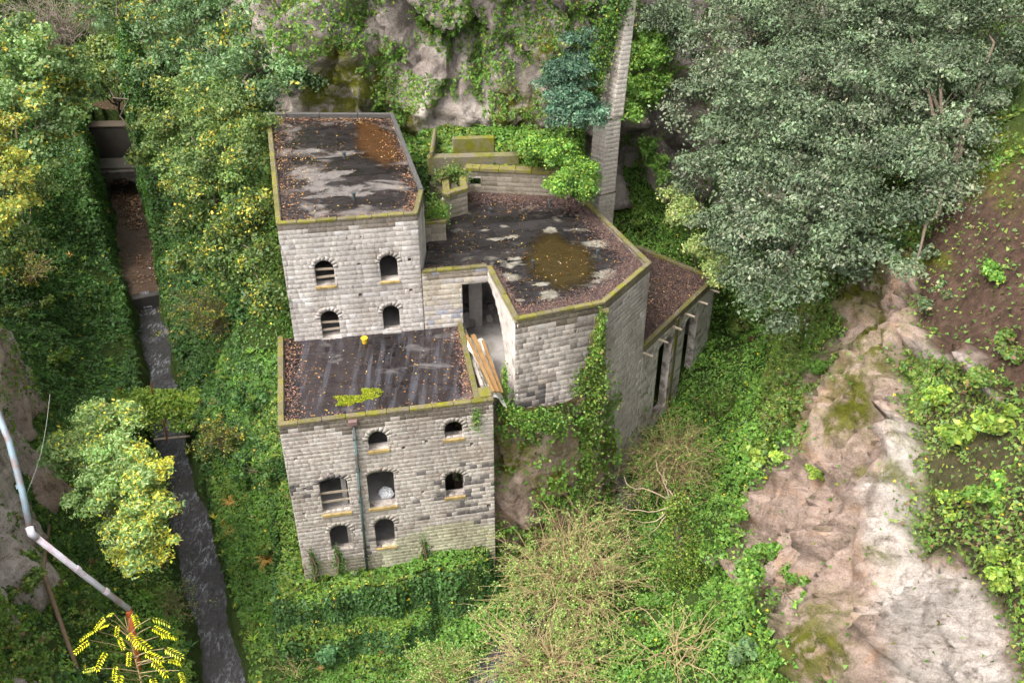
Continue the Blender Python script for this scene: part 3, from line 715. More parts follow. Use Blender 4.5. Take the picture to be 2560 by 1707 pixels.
# rain pipe with hopper head
pu, pz = plane_uz(640+545/S2, 780+612/S2, FL, FU); pu2, pz2 = plane_uz(640+622/S2, 780+1440/S2, FL, FU)
PIPEGREEN = simple('green_rain_pipe', (.085, .125, .12), .5, .25, 5., dark=(.06, .055, .05), dscale=1.)
m = MB(); A = FL+FU*pu+FN*.12; B = FL+FU*pu2+FN*.14
m.tube([(A.x, A.y, pz-.1), (A.x+(B.x-A.x)*.5, A.y+(B.y-A.y)*.5, (pz+pz2)/2), (B.x, B.y, pz2-.3)], [.075]*3, 10); dp = m.build('rain_pipe', PIPEGREEN, front, smooth=True)
m = MB(); m.box((A.x-.22, A.y-.16, pz-.12), (.44, .08, 0), (-.04, .26, 0), (0, 0, .28)); m.build('rain_hopper', simple('hopper', (.16, .10, .09), .6), front, bevel=.03)
for k in range(5):
    t = (k+.5)/5; c = A.lerp(B, t); m = MB(); z = pz+(pz2-pz)*t
    m.box((c.x-.1, c.y-.1, z), (.2, .03, 0), (-.02, .2, 0), (0, 0, .05)); m.build('pipe_bracket', METAL_D, front)

# ---- tower
TL = Vector((-11.82, 44.33, 0)); TR = Vector((-4.85, 45.47, 0)); TU = (TR-TL).normalized(); TN = Vector((TU.y, -TU.x, 0)); TW = (TR-TL).length; TZ = 18.1
TBL = at(666.9, 283.5, TZ); TBR = at(983, 284.3, TZ); TBL.z = TBR.z = 0; TM = at(1057, 473.2, TZ); TM.z = 0
tower = thing('mill_tower', 'tall pale stone block with the highest flat roof and four arched windows', 'building', (TL.x, TL.y, 0))
def tower_col(u, z, rng):
    c = (.49, .445, .405); k = rng.uniform(.92, 1.06); r = rng.random()
    if r < .13: c = (.45, .41, .38)
    elif r < .2: c = (.60, .565, .54)
    elif r < .24: c = (.38, .345, .325)
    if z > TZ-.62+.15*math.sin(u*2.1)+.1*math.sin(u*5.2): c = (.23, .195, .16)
    return shade(c, k*damp(u, z, 9))
tst = Stones(tower, 23)
OFF1, S1 = (640, 240), 2.53
t_ops = px_ops([(373, 495, 1040, 1198, .5), (785, 897, 1008, 1166, .45), (412, 528, 1358, 1526, .5), (803, 910, 1325, 1484, .45)], OFF1, S1, TL, TU)
t_holes = px_ops([(x-10, x+10, y-9, y+9) for x, y in ((652, 1065), (972, 1035), (660, 1258), (980, 1228), (655, 1437), (985, 1405))]+[(x-5, x+5, y-5, y+5) for x, y in ((575, 902), (664, 892), (1050, 1530))], OFF1, S1, TL, TU)
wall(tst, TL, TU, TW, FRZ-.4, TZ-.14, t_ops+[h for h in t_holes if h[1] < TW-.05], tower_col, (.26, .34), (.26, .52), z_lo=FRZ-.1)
wall(tst, TR+(TM-TR).normalized()*.14, TM-TR, (TM-TR).length-.14, 10, TZ-.25, [], tower_col, weight=.4, z_lo=13.8, thick=.3)
wall(tst, TM, TBR-TM, (TBR-TM).length, 10, TZ-.15, [], tower_col, weight=.2, stones=False, thick=.24)
wall(tst, TBL, TL-TBL, (TL-TBL).length, 2, TZ-.2, [], tower_col, weight=.02, stones=False, thick=.26)
wall(tst, TBR, TBL-TBR, (TBL-TBR).length, 8, TZ-.2, [], tower_col, weight=.02, stones=False, thick=.26)
tst.flush()
for i, op in enumerate(t_ops):
    sill(tower, TL, TU, op, SILL if i < 2 else CONCRETE, h=.16)
for i in (0, 2): rails(tower, TL, TU, t_ops[i], [t_ops[i][2]+.36, t_ops[i][2]+.86], WOOD)
inn = [TL+TU*.5-TN*.5, TR-TU*.5-TN*.5, TR-TU*.7-TN*9, TL+TU*.2-TN*9]
room(tower, inn, [t_ops[0][2]-.35, t_ops[2][2]-.15], TZ)
for du, ln in ((3.4, 5.),):
    m = MB(); p = TL+TU*du-TN*.52; m.box((p.x, p.y, 10), TU*.25, -TN*ln, (0, 0, TZ-.4-10)); m.build('partition_wall', PLASTER, tower)
p = TL+TU*.5-TN*4.5; m = MB(); m.box((p.x, p.y, 10), TU*(TW-1), -TN*.25, (0, 0, TZ-.4-10)); m.build('rear_room_wall', PLASTER, tower)
TRZ = TZ-.24
tin = [TL+TU*.28-TN*.3, TR-TU*.3-TN*.3, TM-TU*.45, TM-TU*.2, TBR-TU*.25+TN*.25, TBL+TU*.25+TN*.25]
t_poly = [(p.x, p.y) for p in (TL+TU*.28-TN*.3, TR-TU*.28-TN*.3, TM-TU*.2, TBR-TU*.22+TN*.25, TBL+TU*.25+TN*.25)]
roof(tower, t_poly, TRZ, ROOF_T, (TU.x, TU.y), 1.0, 9)
coping(tower, [TBL, TL, TR, TR.lerp(TM, 1.0)], TZ, COPING, .27, .15, .04, seed=7, dull=COPING_D)
UPSTAND = simple('bitumen_upstand', (.07, .065, .06), .7, .3, 4.)
coping(tower, [TM, TBR, TBL], TZ+.06, UPSTAND, .24, .3, .04, seed=8, piece=2.4)
for x, y in ((862, 398), (886, 500)):
    p = at(x, y, TRZ); m = MB(); m.tube([(p.x, p.y, TRZ), (p.x, p.y, TRZ+.35)], [.07, .07], 10); m.tube([(p.x, p.y, TRZ+.33), (p.x, p.y, TRZ+.42)], [.11, .11], 10); m.build('roof_vent', METAL_D, tower)

# ---- hall with the many-sided roof
for p in (HA, HB_, HC, HD, HE, HF, HG): p.z = 0
hall = thing('mill_hall', 'many-sided stone hall with wide wet roof, half arch opening and moss-streaked front corner', 'building', (HC.x, HC.y, 0))
hst = Stones(hall, 37)
def ab_col(u, z, rng):
    r = rng.random(); c = (.47, .42, .34) if r < .5 else (.43, .39, .36) if r < .8 else (.31, .31, .345) if r < .92 else (.52, .48, .43)
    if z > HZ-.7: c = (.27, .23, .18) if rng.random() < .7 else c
    return shade(c, rng.uniform(.85, 1.1))
def bc_col(u, z, rng):
    c = (.52, .475, .43) if rng.random() < .8 else (.42, .38, .34)
    if z > HZ-.5: c = (.33, .29, .22)
    return shade(c, rng.uniform(.88, 1.08))
def cd_col(u, z, rng):
    r = rng.random(); c = (.46, .405, .36) if r < .7 else (.29, .25, .22) if r < .9 else (.43, .39, .36)
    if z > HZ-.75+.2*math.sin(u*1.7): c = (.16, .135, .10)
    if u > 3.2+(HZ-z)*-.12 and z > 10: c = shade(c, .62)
    if z < 10.2 and u < 1.6 and rng.random() < .4: c = (.13, .12, .115)
    return shade(c, rng.uniform(.9, 1.08)*damp(u, z, 5))
def de_col(u, z, rng):
    r = rng.random(); c = (.43, .385, .35) if r < .7 else (.37, .33, .295) if r < .92 else (.52, .47, .44)
    top = HZ if u < (HE-HD).length else 9.
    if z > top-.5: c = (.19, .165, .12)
    return shade(c, rng.uniform(.92, 1.07)*damp(u, z, 7))
AB = HB_-HA; ABL = AB.length; BC = HC-HB_; BCL = BC.length; CD = HD-HC; CDL = CD.length; DE = HE-HD; DEL = DE.length
ab_cut = plane_uz(640+1306/S1, 240+1300/S1, HA, AB.normalized())[0]
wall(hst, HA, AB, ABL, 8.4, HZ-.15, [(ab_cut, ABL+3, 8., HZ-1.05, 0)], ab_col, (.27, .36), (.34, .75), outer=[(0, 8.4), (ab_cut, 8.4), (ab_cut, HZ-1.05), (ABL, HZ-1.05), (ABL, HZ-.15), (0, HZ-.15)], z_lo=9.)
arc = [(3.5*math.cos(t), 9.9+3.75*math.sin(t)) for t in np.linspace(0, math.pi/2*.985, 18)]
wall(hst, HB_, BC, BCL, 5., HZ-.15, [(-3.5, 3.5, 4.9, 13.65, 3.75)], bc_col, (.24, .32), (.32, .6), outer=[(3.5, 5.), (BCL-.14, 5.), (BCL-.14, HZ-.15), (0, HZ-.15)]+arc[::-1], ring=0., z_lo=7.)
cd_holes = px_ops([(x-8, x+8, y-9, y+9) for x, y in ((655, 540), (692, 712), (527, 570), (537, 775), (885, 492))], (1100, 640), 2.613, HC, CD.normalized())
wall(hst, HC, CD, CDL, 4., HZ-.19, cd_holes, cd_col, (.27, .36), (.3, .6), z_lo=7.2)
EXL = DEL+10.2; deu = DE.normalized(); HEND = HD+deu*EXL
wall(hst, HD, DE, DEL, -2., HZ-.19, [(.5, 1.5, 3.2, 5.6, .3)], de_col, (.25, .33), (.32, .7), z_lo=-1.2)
wall(hst, HE, HF-HE, (HF-HE).length, 8, HZ-.2, [], de_col, stones=False, thick=.26); wall(hst, HG, HA-HG, (HA-HG).length-.8, 5, HZ-.3, [], de_col, stones=False)
hst.flush()
HRZ = HZ-.24
pil = MB(); cu = CD.normalized(); cn = Vector((cu.y, -cu.x, 0)); p = HC-cu*.02+cn*.02
bu_ = BC.normalized()
h_in = [HA+Vector((.1, .28, 0)), HB_+Vector((.2, .3, 0)), HC+Vector((.28, .25, 0)), HD+Vector((-.12, .34, 0)), HE+Vector((-.36, .02, 0)), HF+Vector((-.25, -.1, 0)), HG+Vector((-.6, .1, 0)), HA+Vector((.1, 8.5, 0))]
h_poly = [(p.x, p.y) for p in h_in]
# concave at the inner corner: lay the sheets as two plain areas
hp1 = [h_poly[i] for i in (1, 2, 3, 4, 5, 6)]; hp2 = [h_poly[0], h_poly[1], h_poly[6], h_poly[7]]
roof(hall, hp1, HRZ, ROOF_H, (math.cos(.19), math.sin(.19)), 1.0, 14); roof(hall, hp2, HRZ-.004, ROOF_H, (math.cos(.19), math.sin(.19)), 1.0, 15)
coping(hall, [HA, HB_, HC], HZ, COPING, .28, .16, .04, seed=21, dull=COPING_D); coping(hall, [HC, HD, HE], HZ-.02, COPING, .28, .18, .04, seed=22, dull=COPING_D)
coping(hall, [HE, HF], HZ-.02, COPING_D, .26, .2, .05, seed=23)
for x, y in ((1375, 518), (1493, 645), (1332, 670), (1226, 533)):
    p = at(x, y, HRZ); m = MB(); hh = .42 if x != 1226 else .25
    m.tube([(p.x, p.y, HRZ), (p.x, p.y, HRZ+hh)], [.065, .065], 10); m.tube([(p.x, p.y, HRZ+hh-.02), (p.x, p.y, HRZ+hh+.08)], [.1, .1], 10); m.build('roof_vent', METAL_D, hall)
def blob(cx, cy, rx, ry, ang, seed, n=72, rough=.16):
    t = np.linspace(0, 2*math.pi, n, endpoint=False); r = 1+rough*fbm(np.stack([np.cos(t)*1.6, np.sin(t)*1.6, np.full(n, seed*3.3)], 1), seed, 4)
    x = rx*r*np.cos(t); y = ry*r*np.sin(t); return [(cx+a*math.cos(ang)-b*math.sin(ang), cy+a*math.sin(ang)+b*math.cos(ang)) for a, b in zip(x, y)]
def puddle(root, ring, c, z, mat, name='puddle'):
    n = len(ring); fr = np.array([1., .8, .55, .3, .02]); V = []; D = []
    for f in fr:
        for x, y in ring: V.append((c.x+(x-c.x)*f, c.y+(y-c.y)*f, z)); D.append(1-f)
    F = [(i*n+j, i*n+(j+1) % n, (i+1)*n+(j+1) % n, (i+1)*n+j) for i in range(len(fr)-1) for j in range(n)]
    link(name, mesh_np(name, np.array(V)-np.array(root.location), np.array(F), mat, attrs=dict(depth=D)), root)
pc = at(1398, 655, HRZ); puddle(hall, blob(pc.x, pc.y, 2.0, 3.6, .12, 4), pc, HRZ+.022, PUDDLE)
pc = at(968, 360, TRZ); puddle(tower, blob(pc.x-.7, pc.y+.4, 1.25, 4.0, .3, 9, rough=.2), pc+Vector((-.7, .4, 0)), TRZ+.022, shallow(water_mat('rusty_puddle', (.06, .026, .008), .9, .99, .12)))
# dried pale film on the roofs (flat stains with their own outline)
def ragged(m):                         # dried film: breaks up into speckles toward its rim
    nt = m.node_tree; k = NT(nt); co = k.coord(); a = k.math('ADD', k.attr('depth').outputs['Fac'], k.math('MULTIPLY', k.math('SUBTRACT', k.noise(co, 3.2, 6, .7), .5), 1.3))
    f = k.ramp(a, [(.12, 0.), (.34, .7)]); t = k.n('ShaderNodeBsdfTransparent'); mx = k.n('ShaderNodeMixShader')
    k.l(f, mx.inputs[0]); k.l(t.outputs[0], mx.inputs[1]); k.l(nt.nodes['Principled BSDF'].outputs[0], mx.inputs[2]); k.l(mx.outputs[0], nt.nodes['Material Output'].inputs[0]); return m
def film(root, z, spots, mat, seed):
    for i, (px, py, rx, ry) in enumerate(spots):
        c = at(px, py, z); puddle(root, blob(c.x, c.y, rx*1.15, ry*1.15, .15, seed+i, 90, .5), c, z+.0165+.0012*i, mat, 'dry_patch')
PALEF = ragged(simple('dry_pale_film', (.27, .25, .20), .85, .2, 3.5, dark=(.17, .155, .125), dscale=2.6))
GREYF = ragged(simple('dry_grey_film', (.175, .155, .14), .85, .22, 3.5, dark=(.10, .088, .08), dscale=2.))
film(hall, HRZ, [(1375, 576, .42, .42), (1280, 592, .4, .25), (1240, 598, .6, .2), (1505, 608, .95, .38), (1528, 690, 1.2, .6), (1375, 738, .6, .42), (1288, 648, .45, .2), (1448, 540, .3, .16), (1352, 712, .5, .22), (1300, 752, .22, .2)], PALEF, 60)
film(tower, TRZ, [(835, 438, 1.55, .5), (880, 475, 1.2, .6), (790, 468, .7, .8), (760, 380, .9, .45), (862, 385, .6, .35), (800, 492, .9, .25), (900, 486, .9, .3), (975, 532, .8, .22)], GREYF, 80)
# hall interior: floor, pier, rubble
m = MB(); m.prism([(HA.x-.5, HA.y+.4), (HB_.x+.15, HB_.y-5.2), (HC.x-.2, HC.y+.4), (HC.x+2, HC.y+.6), (HE.x-.6, HE.y), (HF.x-.4, HF.y-.4), (HG.x, HG.y-.4), (HA.x-.5, HA.y+8)], 8.9, 9.15); m.build('hall_floor', CONCRETE, hall)
pp = at(640+1395/S1, 240+1462/S1, 9.15); m = MB(); m.box((pp.x-.4, pp.y, 9.15), (.75, .12, 0), (-.1, .8, 0), (0, 0, HRZ-.32-9.15)); m.build('inner_pier', simple('pier_stone', (.36, .33, .3), .95, .3, 3., .02), hall)
m = MB(); m.box((pp.x-3.2, pp.y+2.5, 9.15), (6, .3, 0), (0, .3, 0), (0, 0, HRZ-.32-9.15)); m.build('inner_wall', PLASTER, hall)
rr = random.Random(3)
for k in range(7):
    q = pp+Vector((rr.uniform(-1.4, 1.6), rr.uniform(.4, 1.9), 0)); m = MB(); s = rr.uniform(.15, .4)
    m.box((q.x, q.y, 9.1), (s, rr.uniform(-.2, .2), .05), (-.1, s*.8, .1), (0, .1, s*rr.uniform(.4, 1.2))); o = m.build('rubble_block', simple('rubble', (.3, .28, .25), .95) if k == 0 else bpy.data.materials['rubble'], hall, bevel=.03)
q = at(640+1325/S1, 240+1470/S1, 9.15); m = MB(); m.box((q.x-.3, q.y-.2, 9.15), (.9, .2, .1), (-.15, .5, .75), (-.05, -.1, .1)); m.build('leaning_slab', PLASTER, hall, bevel=.02)
# water outlet at the front corner of the roof
m = MB(); m.box((HD.x-.25, HD.y-.34, HZ-.62), (.5, .05, 0), (0, .4, 0), (0, 0, .2)); m.build('roof_outlet', COPING_D, hall, bevel=.03)

# ---- low annex in line with the hall's side wall
annex = thing('mill_annex', 'low side annex under a littered flat roof, two tall openings toward the ravine', 'building', (HE.x, HE.y, 0))
XZ = 9.0; X0 = HE+deu*.02; X1 = at(1799.3, 695.2, XZ); X1.z = 0; X2 = at(1593.9, 612.6, XZ); X2.z = 0; X1 = HE+deu*(X1-HE).dot(deu)
xst = Stones(annex, 51); XL = (X1-X0).length
def ax_col(u, z, rng):
    c = (.48, .435, .40) if rng.random() < .75 else (.31, .28, .25)
    if z > XZ-.45: c = (.2, .175, .125)
    return shade(c, rng.uniform(.92, 1.07))
OFF4, S4 = (1100, 640), 2.613
x_ops = []
for (xa, xb, yt, yb) in ((1418, 1508, 530, 760), (1585, 1678, 368, 640)):
    ua = plane_uz(1100+xa/S4, 640+(yb-40)/S4, X0, deu)[0]; ub = plane_uz(1100+(xb-18)/S4, 640+(yt+60)/S4, X0, deu)[0]; zt = plane_uz(1100+(xb-20)/S4, 640+(yt+6)/S4, X0, deu)[1]
    ub = max(ub, ua+.9)+.45; x_ops.append((ua, ub, 2.2, min(zt, XZ-.7), .3))
wall(xst, X0, deu, XL, -1., XZ-.2, x_ops, ax_col, (.25, .33), (.32, .65), z_lo=-.5)
wall(xst, X1, X2-X1, (X2-X1).length, 2, XZ-.2, [], ax_col, stones=False)
xst.flush(200)
xp = [(p.x, p.y) for p in (X0+Vector((-.3, .1, 0)), X1+Vector((-.3, .05, 0)), X2+Vector((-.1, -.2, 0)), HF+Vector((.2, .4, 0)))]
roof(annex, xp, XZ-.22, ROOF_X, (deu.x, deu.y), 1.2, 31)
coping(annex, [X0, X1, X2], XZ, COPING_D, .3, .2, .05, seed=33)
dn = Vector((deu.y, -deu.x, 0))
for k, (px, py) in enumerate(((1100+1325/S4, 640+638/S4), (1100+1425/S4, 640+550/S4), (1100+1515/S4, 640+465/S4), (1100+1600/S4, 640+382/S4), (1100+1685/S4, 640+300/S4), (1100+1762/S4, 640+223/S4))):
    uu, zz = plane_uz(px, py, X0, deu); c = X0+deu*uu; m = MB(); m.box((c.x-dn.x*.1, c.y-dn.y*.1, zz), dn*.75, deu*.1, (0, 0, .09)); m.build('beam_end', WOOD, annex)
m = MB(); c = X0+deu*plane_uz(1100+1525/S4, 640+560/S4, X0, deu)[0]; m.box((c.x+dn.x*.04, c.y+dn.y*.04, 1.), deu*.34, dn*.06, (0, 0, XZ-1.3)); m.build('moss_streak', MOSSWALL, annex)

# ---- mossy walls behind the hall
def block(root, name, a, b, depth, z0, z1, mat, bev=.04):
    a = Vector((a.x, a.y, 0)); b = Vector((b.x, b.y, 0)); u = (b-a).normalized(); n = Vector((-u.y, u.x, 0)); m = MB()
    m.box((a.x, a.y, z0), (b-a), n*depth, (0, 0, z1-z0)); return m.build(name, mat, root, bevel=bev)
def block_col(u, z, rng): return shade((.25, .215, .165) if rng.random() < .7 else (.19, .165, .12), rng.uniform(.8, 1.15))
GFu = (HF-HG).normalized(); gw0 = HG-GFu*.1; gw1 = HG+GFu*6.4
rear = thing('terrace_wall', 'long low mossy stone wall closing the back of the hall roof', 'wall', (gw0.x, gw0.y, 14))
rst = Stones(rear, 71); wall(rst, gw0+Vector((0, .08, 0)), GFu, 6.4, 14.2, 15.75, [(.25, .95, 14.75, 15.3, 0)], block_col, (.28, .36), (.5, .9), thick=.4); rst.flush()
coping(rear, [gw0+Vector((0, .05, 0)), gw1+Vector((0, .05, 0))], 16.0, COPING, .6, .24, .06, seed=41)
p1 = thing('planter_block', 'square moss-topped masonry block at the back left of the hall roof', 'wall', tuple(at(1108, 490, 16.0)))
a, b = at(1110, 486, 16.0), at(1168, 470, 16.0); ps = Stones(p1, 72)
wall(ps, a, b-a, (b-a).length, 14.2, 15.8, [], block_col, (.3, .38), (.5, .9), thick=.3); wall(ps, b, Vector((-.12, 1, 0)), 2.4, 14.2, 15.8, [], block_col, (.3, .38), (.5, .9), thick=.3); ps.flush()
coping(p1, [a, b, b+Vector((-.29, 2.4, 0))], 16.02, COPING, .42, .24, .05, seed=43); coping(p1, [a+Vector((-.3, 3, 0)), a], 16.02, COPING, .42, .24, .05, seed=44)
block(p1, 'planter_soil', a+(b-a)*.1+Vector((0, .35, 0)), b-(b-a)*.1+Vector((0, .35, 0)), 2.2, 14.3, 15.7, simple('planter_soil', (.07, .06, .035), .95, .4, 5., .03))
p2 = thing('planter_block', 'narrow overgrown masonry block against the tower side above the hall roof', 'wall', tuple(at(1055, 560, 15.6)))
a, b = at(1053, 556, 15.6), at(1114, 552, 15.6); ps = Stones(p2, 73); wall(ps, a, b-a, (b-a).length, 14.2, 15.4, [], block_col, (.3, .38), (.5, .9), thick=.3)
wall(ps, b, Vector((-.1, 1, 0)), 2.6, 14.2, 15.4, [], block_col, (.3, .38), (.5, .9), thick=.3); ps.flush()
block(p2, 'planter_soil', a+Vector((0, .3, 0)), b+Vector((-.3, .3, 0)), 2.4, 14.3, 15.45, bpy.data.materials['planter_soil'])
coping(p2, [a, b, b+Vector((-.26, 2.6, 0))], 15.6, COPING, .3, .2, .04, seed=46)
w3 = thing('ruined_wall', 'stub of mossy ruined wall on the terrace under the white-streaked cliff', 'wall', tuple(at(1130, 392, 16.2)))
block(w3, 'wall_body', at(1132, 388, 16.2), at(1238, 384, 16.2), .35, 15.2, 17.3, MOSSWALL, .08)
block(w3, 'wall_body', at(1075, 404, 16.2), at(1085, 404, 16.2), 3.4, 15.0, 16.9, MOSSWALL, .08)
block(w3, 'wall_body', at(1068, 404, 16.2), at(1300, 398, 16.2), .5, 15.2, 16.5, MOSSWALL, .08)

# ---- tall stepped buttress at the cliff
pier = thing('cliff_buttress', 'tall narrow stepped masonry pier standing against the cliff', 'pier', (6.0, 59.4, 8))
bst = Stones(pier, 91)
def pier_l(u, z, rng): return shade((.46, .41, .36), rng.uniform(.88, 1.08))  # left face: darker stone, its shade painted into the colour
def pier_r(u, z, rng): return shade((.56, .50, .44), rng.uniform(.94, 1.05))  # right face: paler stone, daylight painted into the colour
rd = Vector((.90, .44, 0)).normalized(); ld = Vector((-.62, .78, 0)).normalized()
ZP = [7.5, 12.2, 12.21, 17.4, 17.41, 25.4]; XP = [5.62, 5.78, 5.84, 6.0, 6.3, 6.95]; WR = [1.25, 1.2, 1.08, 1.0, .78, .46]; WL = [1.6, 1.5, 1.3, 1.2, .85, .5]
def pier_at(z): x = float(np.interp(z, ZP, XP)); return Vector((x, 59.0+(x-5.6)*.25, 0)), float(np.interp(z, ZP, WR)), float(np.interp(z, ZP, WL))
prng = random.Random(6); z = 7.5; ar = math.atan2(rd.y, rd.x); al = math.atan2(-ld.y, -ld.x); rn = Vector((rd.y, -rd.x, 0)); ln = Vector((-ld.y, ld.x, 0))
while z < 25.3:
    h = prng.uniform(.27, .34); c, wr, wl_ = pier_at(z+h/2)
    for (org, u_, n_, w_, a_, cf) in ((c, rd, rn, wr, ar, pier_r), (c+ld*wl_, -ld, ln, wl_, al, pier_l)):
        x = 0.
        while x < w_-.01:
            q = min(prng.uniform(.36, .62), w_-x); q = w_-x if w_-x-q < .18 else q
            bst.items.append((prng.randrange(10), org+u_*(x+q/2)+Vector((0, 0, z+h/2))+n_*(.006-.08), a_, (q-.006, .16, h-.006), cf(x, z, prng), 1.)); x += q
    z += h
m = MB()
for k in range(3):
    (ca, wa_, la_), (cb, wb_, lb_) = pier_at(ZP[2*k]+.001), pier_at(ZP[2*k+1]-.001); za, zb = ZP[2*k], ZP[2*k+1]
    A = [ca+rd*.02+ld*.02, ca+rd*wa_+ld*.02, ca+rd*wa_+ld*la_, ca+ld*la_+rd*.02]; B = [cb+rd*.02+ld*.02, cb+rd*wb_+ld*.02, cb+rd*wb_+ld*lb_, cb+ld*lb_+rd*.02]
    m.add([(p.x, p.y, za) for p in A]+[(p.x, p.y, zb) for p in B], [(0, 1, 5, 4), (1, 2, 6, 5), (2, 3, 7, 6), (3, 0, 4, 7), (4, 5, 6, 7)])
m.build('pier_core', MORTAR, pier)
for zb in (12.2, 17.4):
    c, wr, wl_ = pier_at(zb-.01); m = MB(); q = c-rd*.04-ld*.04; m.box((q.x, q.y, zb-.02), rd*(wr+.06), ld*(wl_+.06), (0, 0, .1)); m.build('ledge', COPING_D, pier, bevel=.03)
bst.flush()

# ------------------------------------------------------------------ leaf litter and small things on the roofs
DEAD = [(.20, .085, .02, 3), (.28, .15, .025, 3), (.10, .05, .02, 4), (.34, .24, .05, 2), (.06, .035, .02, 3), (.30, .25, .16, 1)]
DARKL = [(.055, .036, .032, 5), (.09, .055, .045, 3), (.035, .026, .025, 4), (.17, .09, .05, 1)]
def litter(name, label, root, poly, z, n_open, n_edge, edges, seed, size=(.06, .13), cols_e=DARKL, band=.9, z_up=.03):
    rng = np.random.default_rng(seed); P = np.array(poly); lo, hi = P.min(0), P.max(0); out = []; ok = []
    X = rng.uniform(lo, hi, (n_open*3+10, 2)); X = X[in_poly(X[:, 0], X[:, 1], poly)][:n_open]; clus = fbm(np.concatenate([X*.45, np.zeros((len(X), 1))], 1), seed, 3)
    X = X[rng.random(len(X)) < .45+clus*.7]; cols = [pick_cols(rng, len(X), DEAD)]; pts = [X]
    for (i, w, bw) in edges:
        a = P[i]; b = P[(i+1) % len(P)]; L = np.linalg.norm(b-a); k = int(n_edge*w); t = rng.random(k); d = np.abs(rng.normal(0, bw*.6, k))*(.5+.9*rng.random(k)); nn = np.array([-(b-a)[1], (b-a)[0]])/L
        q = a+(b-a)*t[:, None]+nn*d[:, None]; q = q[in_poly(q[:, 0], q[:, 1], poly)]; pts.append(q); cols.append(pick_cols(rng, len(q), cols_e, .3))
    X = np.concatenate(pts); C = np.concatenate(cols); n = len(X)
    N = np.array([0, 0, 1.])+rng.normal(0, .28, (n, 3)); A = rdir(rng, n); A[:, 2] *= .2; L = rng.uniform(*size, n)
    V, F, T = leaf_geo(np.concatenate([X, np.full((n, 1), z)+rng.uniform(.012, z_up+.02, (n, 1))], 1), A, N, L, L*.7, C)
    o = link(name, mesh_np(name, V-np.array(root.location), F, LITTER, T), root); tag(o, kind='stuff'); return o
litter('fallen_leaves', '', tower, t_poly, TRZ+.012, 1100, 1200, [(0, .25, .5), (1, .3, .5), (2, .5, .8), (3, .7, .9), (4, 1.2, 1.3)], 5, cols_e=[(.11, .055, .03, 3), (.17, .085, .04, 2), (.055, .036, .03, 6), (.25, .15, .06, 1)])
litter('fallen_leaves', '', front, [((FL+FU*.3-FN*.3).x, (FL+FU*.3-FN*.3).y), ((FR-FU*.95-FN*.3).x, (FR-FU*.95-FN*.3).y), ((FBR-FU*.25).x, (FBR-FU*.25).y), ((FBL+FU*.3).x, (FBL+FU*.3).y)], FRZ+.012, 550, 800, [(3, 1., .9), (1, .9, .5), (0, .25, .4)], 6, cols_e=[(.14, .075, .055, 3), (.07, .042, .035, 4), (.28, .15, .06, 1)])
litter('fallen_leaves', '', hall, hp1, HRZ+.012, 1200, 9000, [(0, .2, .3), (1, 1.0, .75), (2, .9, .75), (3, 1.1, .75), (4, 1.2, 1.2)], 7, size=(.05, .11))
litter('fallen_leaves', '', hall, hp2, HRZ+.01, 350, 900, [(0, .8, .4), (2, 1.2, 1.)], 8, size=(.05, .11))
litter('fallen_leaves', '', annex, xp, XZ-.21, 1500, 9000, [(0, 1., 2.), (1, 1., 2.), (2, 1., 2.), (3, 1., 2.)], 9, size=(.06, .13))
# moss cushions on the front roof
for i, (px, py, rx, ry) in enumerate(((882, 998, .85, .4), (925, 985, .5, .62), (860, 1008, .4, .28))):
    c = at(px, py, FRZ); rng = np.random.default_rng(i); n = 900; t = rng.random(n)*6.283; r = np.sqrt(rng.random(n)); X = c.x+rx*r*np.cos(t)*(1+.3*np.sin(3*t+i)); Y = c.y+ry*r*np.sin(t)*(1+.3*np.cos(2*t))
    V, F, T = leaf_geo(np.stack([X, Y, FRZ+.02+.07*rng.random(n)*(1-r)], 1), rdir(rng, n), rdir(rng, n)+np.array([0, 0, 1.]), rng.uniform(.05, .12, n), .07, pick_cols(rng, n, [(.2, .23, .01, 2), (.12, .15, .01, 2), (.28, .27, .02, 1)]))
    tag(link('moss_cushion', mesh_np('moss_cushion', V-np.array(front.location), F, LEAF, T), front), kind='stuff')
# yellow tub
c = at(912, 858, FRZ); tub = thing('yellow_tub', 'small round yellow plastic tub on the lower roof under the tower', 'tub', (c.x, c.y, FRZ+.02))
m = MB(); m.tube([(c.x, c.y, FRZ+.02), (c.x, c.y, FRZ+.34)], [.13, .17], 20); m.build('tub_body', simple('tub_rim', (.55, .37, .03), .4), tub, smooth=False)
m = MB(); ring = [(c.x+.17*math.cos(t), c.y+.17*math.sin(t), FRZ+.35) for t in np.linspace(0, 2*math.pi, 25)]; m.tube(ring, [.025]*25, 6, False); m.build('tub_rim', YELLOW, tub)
# tarpaulin and planks between the front roof and the arch wall
g0 = FR-FU*.35-FN*1.2; T0 = at(1165, 858, 11.0); T1 = at(1212, 858, 11.0); T2 = at(1262, 1020, 9.9); T3 = at(1228, 1000, 10.9)
tarp = thing('tarpaulin', 'crumpled white tarpaulin sloping down beside the lower roof', 'tarpaulin', tuple(T0))
ta, tb, tc, td = at(1158, 850, 10.95), at(1218, 848, 10.8), at(1268, 1015, 10.1), at(1226, 990, 10.95)
n1, n2 = 15, 40; U, W = np.meshgrid(np.linspace(0, 1, n1), np.linspace(0, 1, n2)); U = U.ravel()[:, None]; W = W.ravel()[:, None]
TV = (np.array(ta)*(1-U)+np.array(tb)*U)*(1-W)+(np.array(td)*(1-U)+np.array(tc)*U)*W
TV[:, 2] += .16*ridged(TV*np.array([1.6, .5, 1]), 3, 3)+.10*np.sin(U[:, 0]*11+W[:, 0]*3)-.45*np.clip(U[:, 0]-.75, 0, 1)*3
link('sheet', mesh_np('sheet', TV-np.array(tarp.location), grid_faces(n1, n2), TARP, smooth=True), tarp)
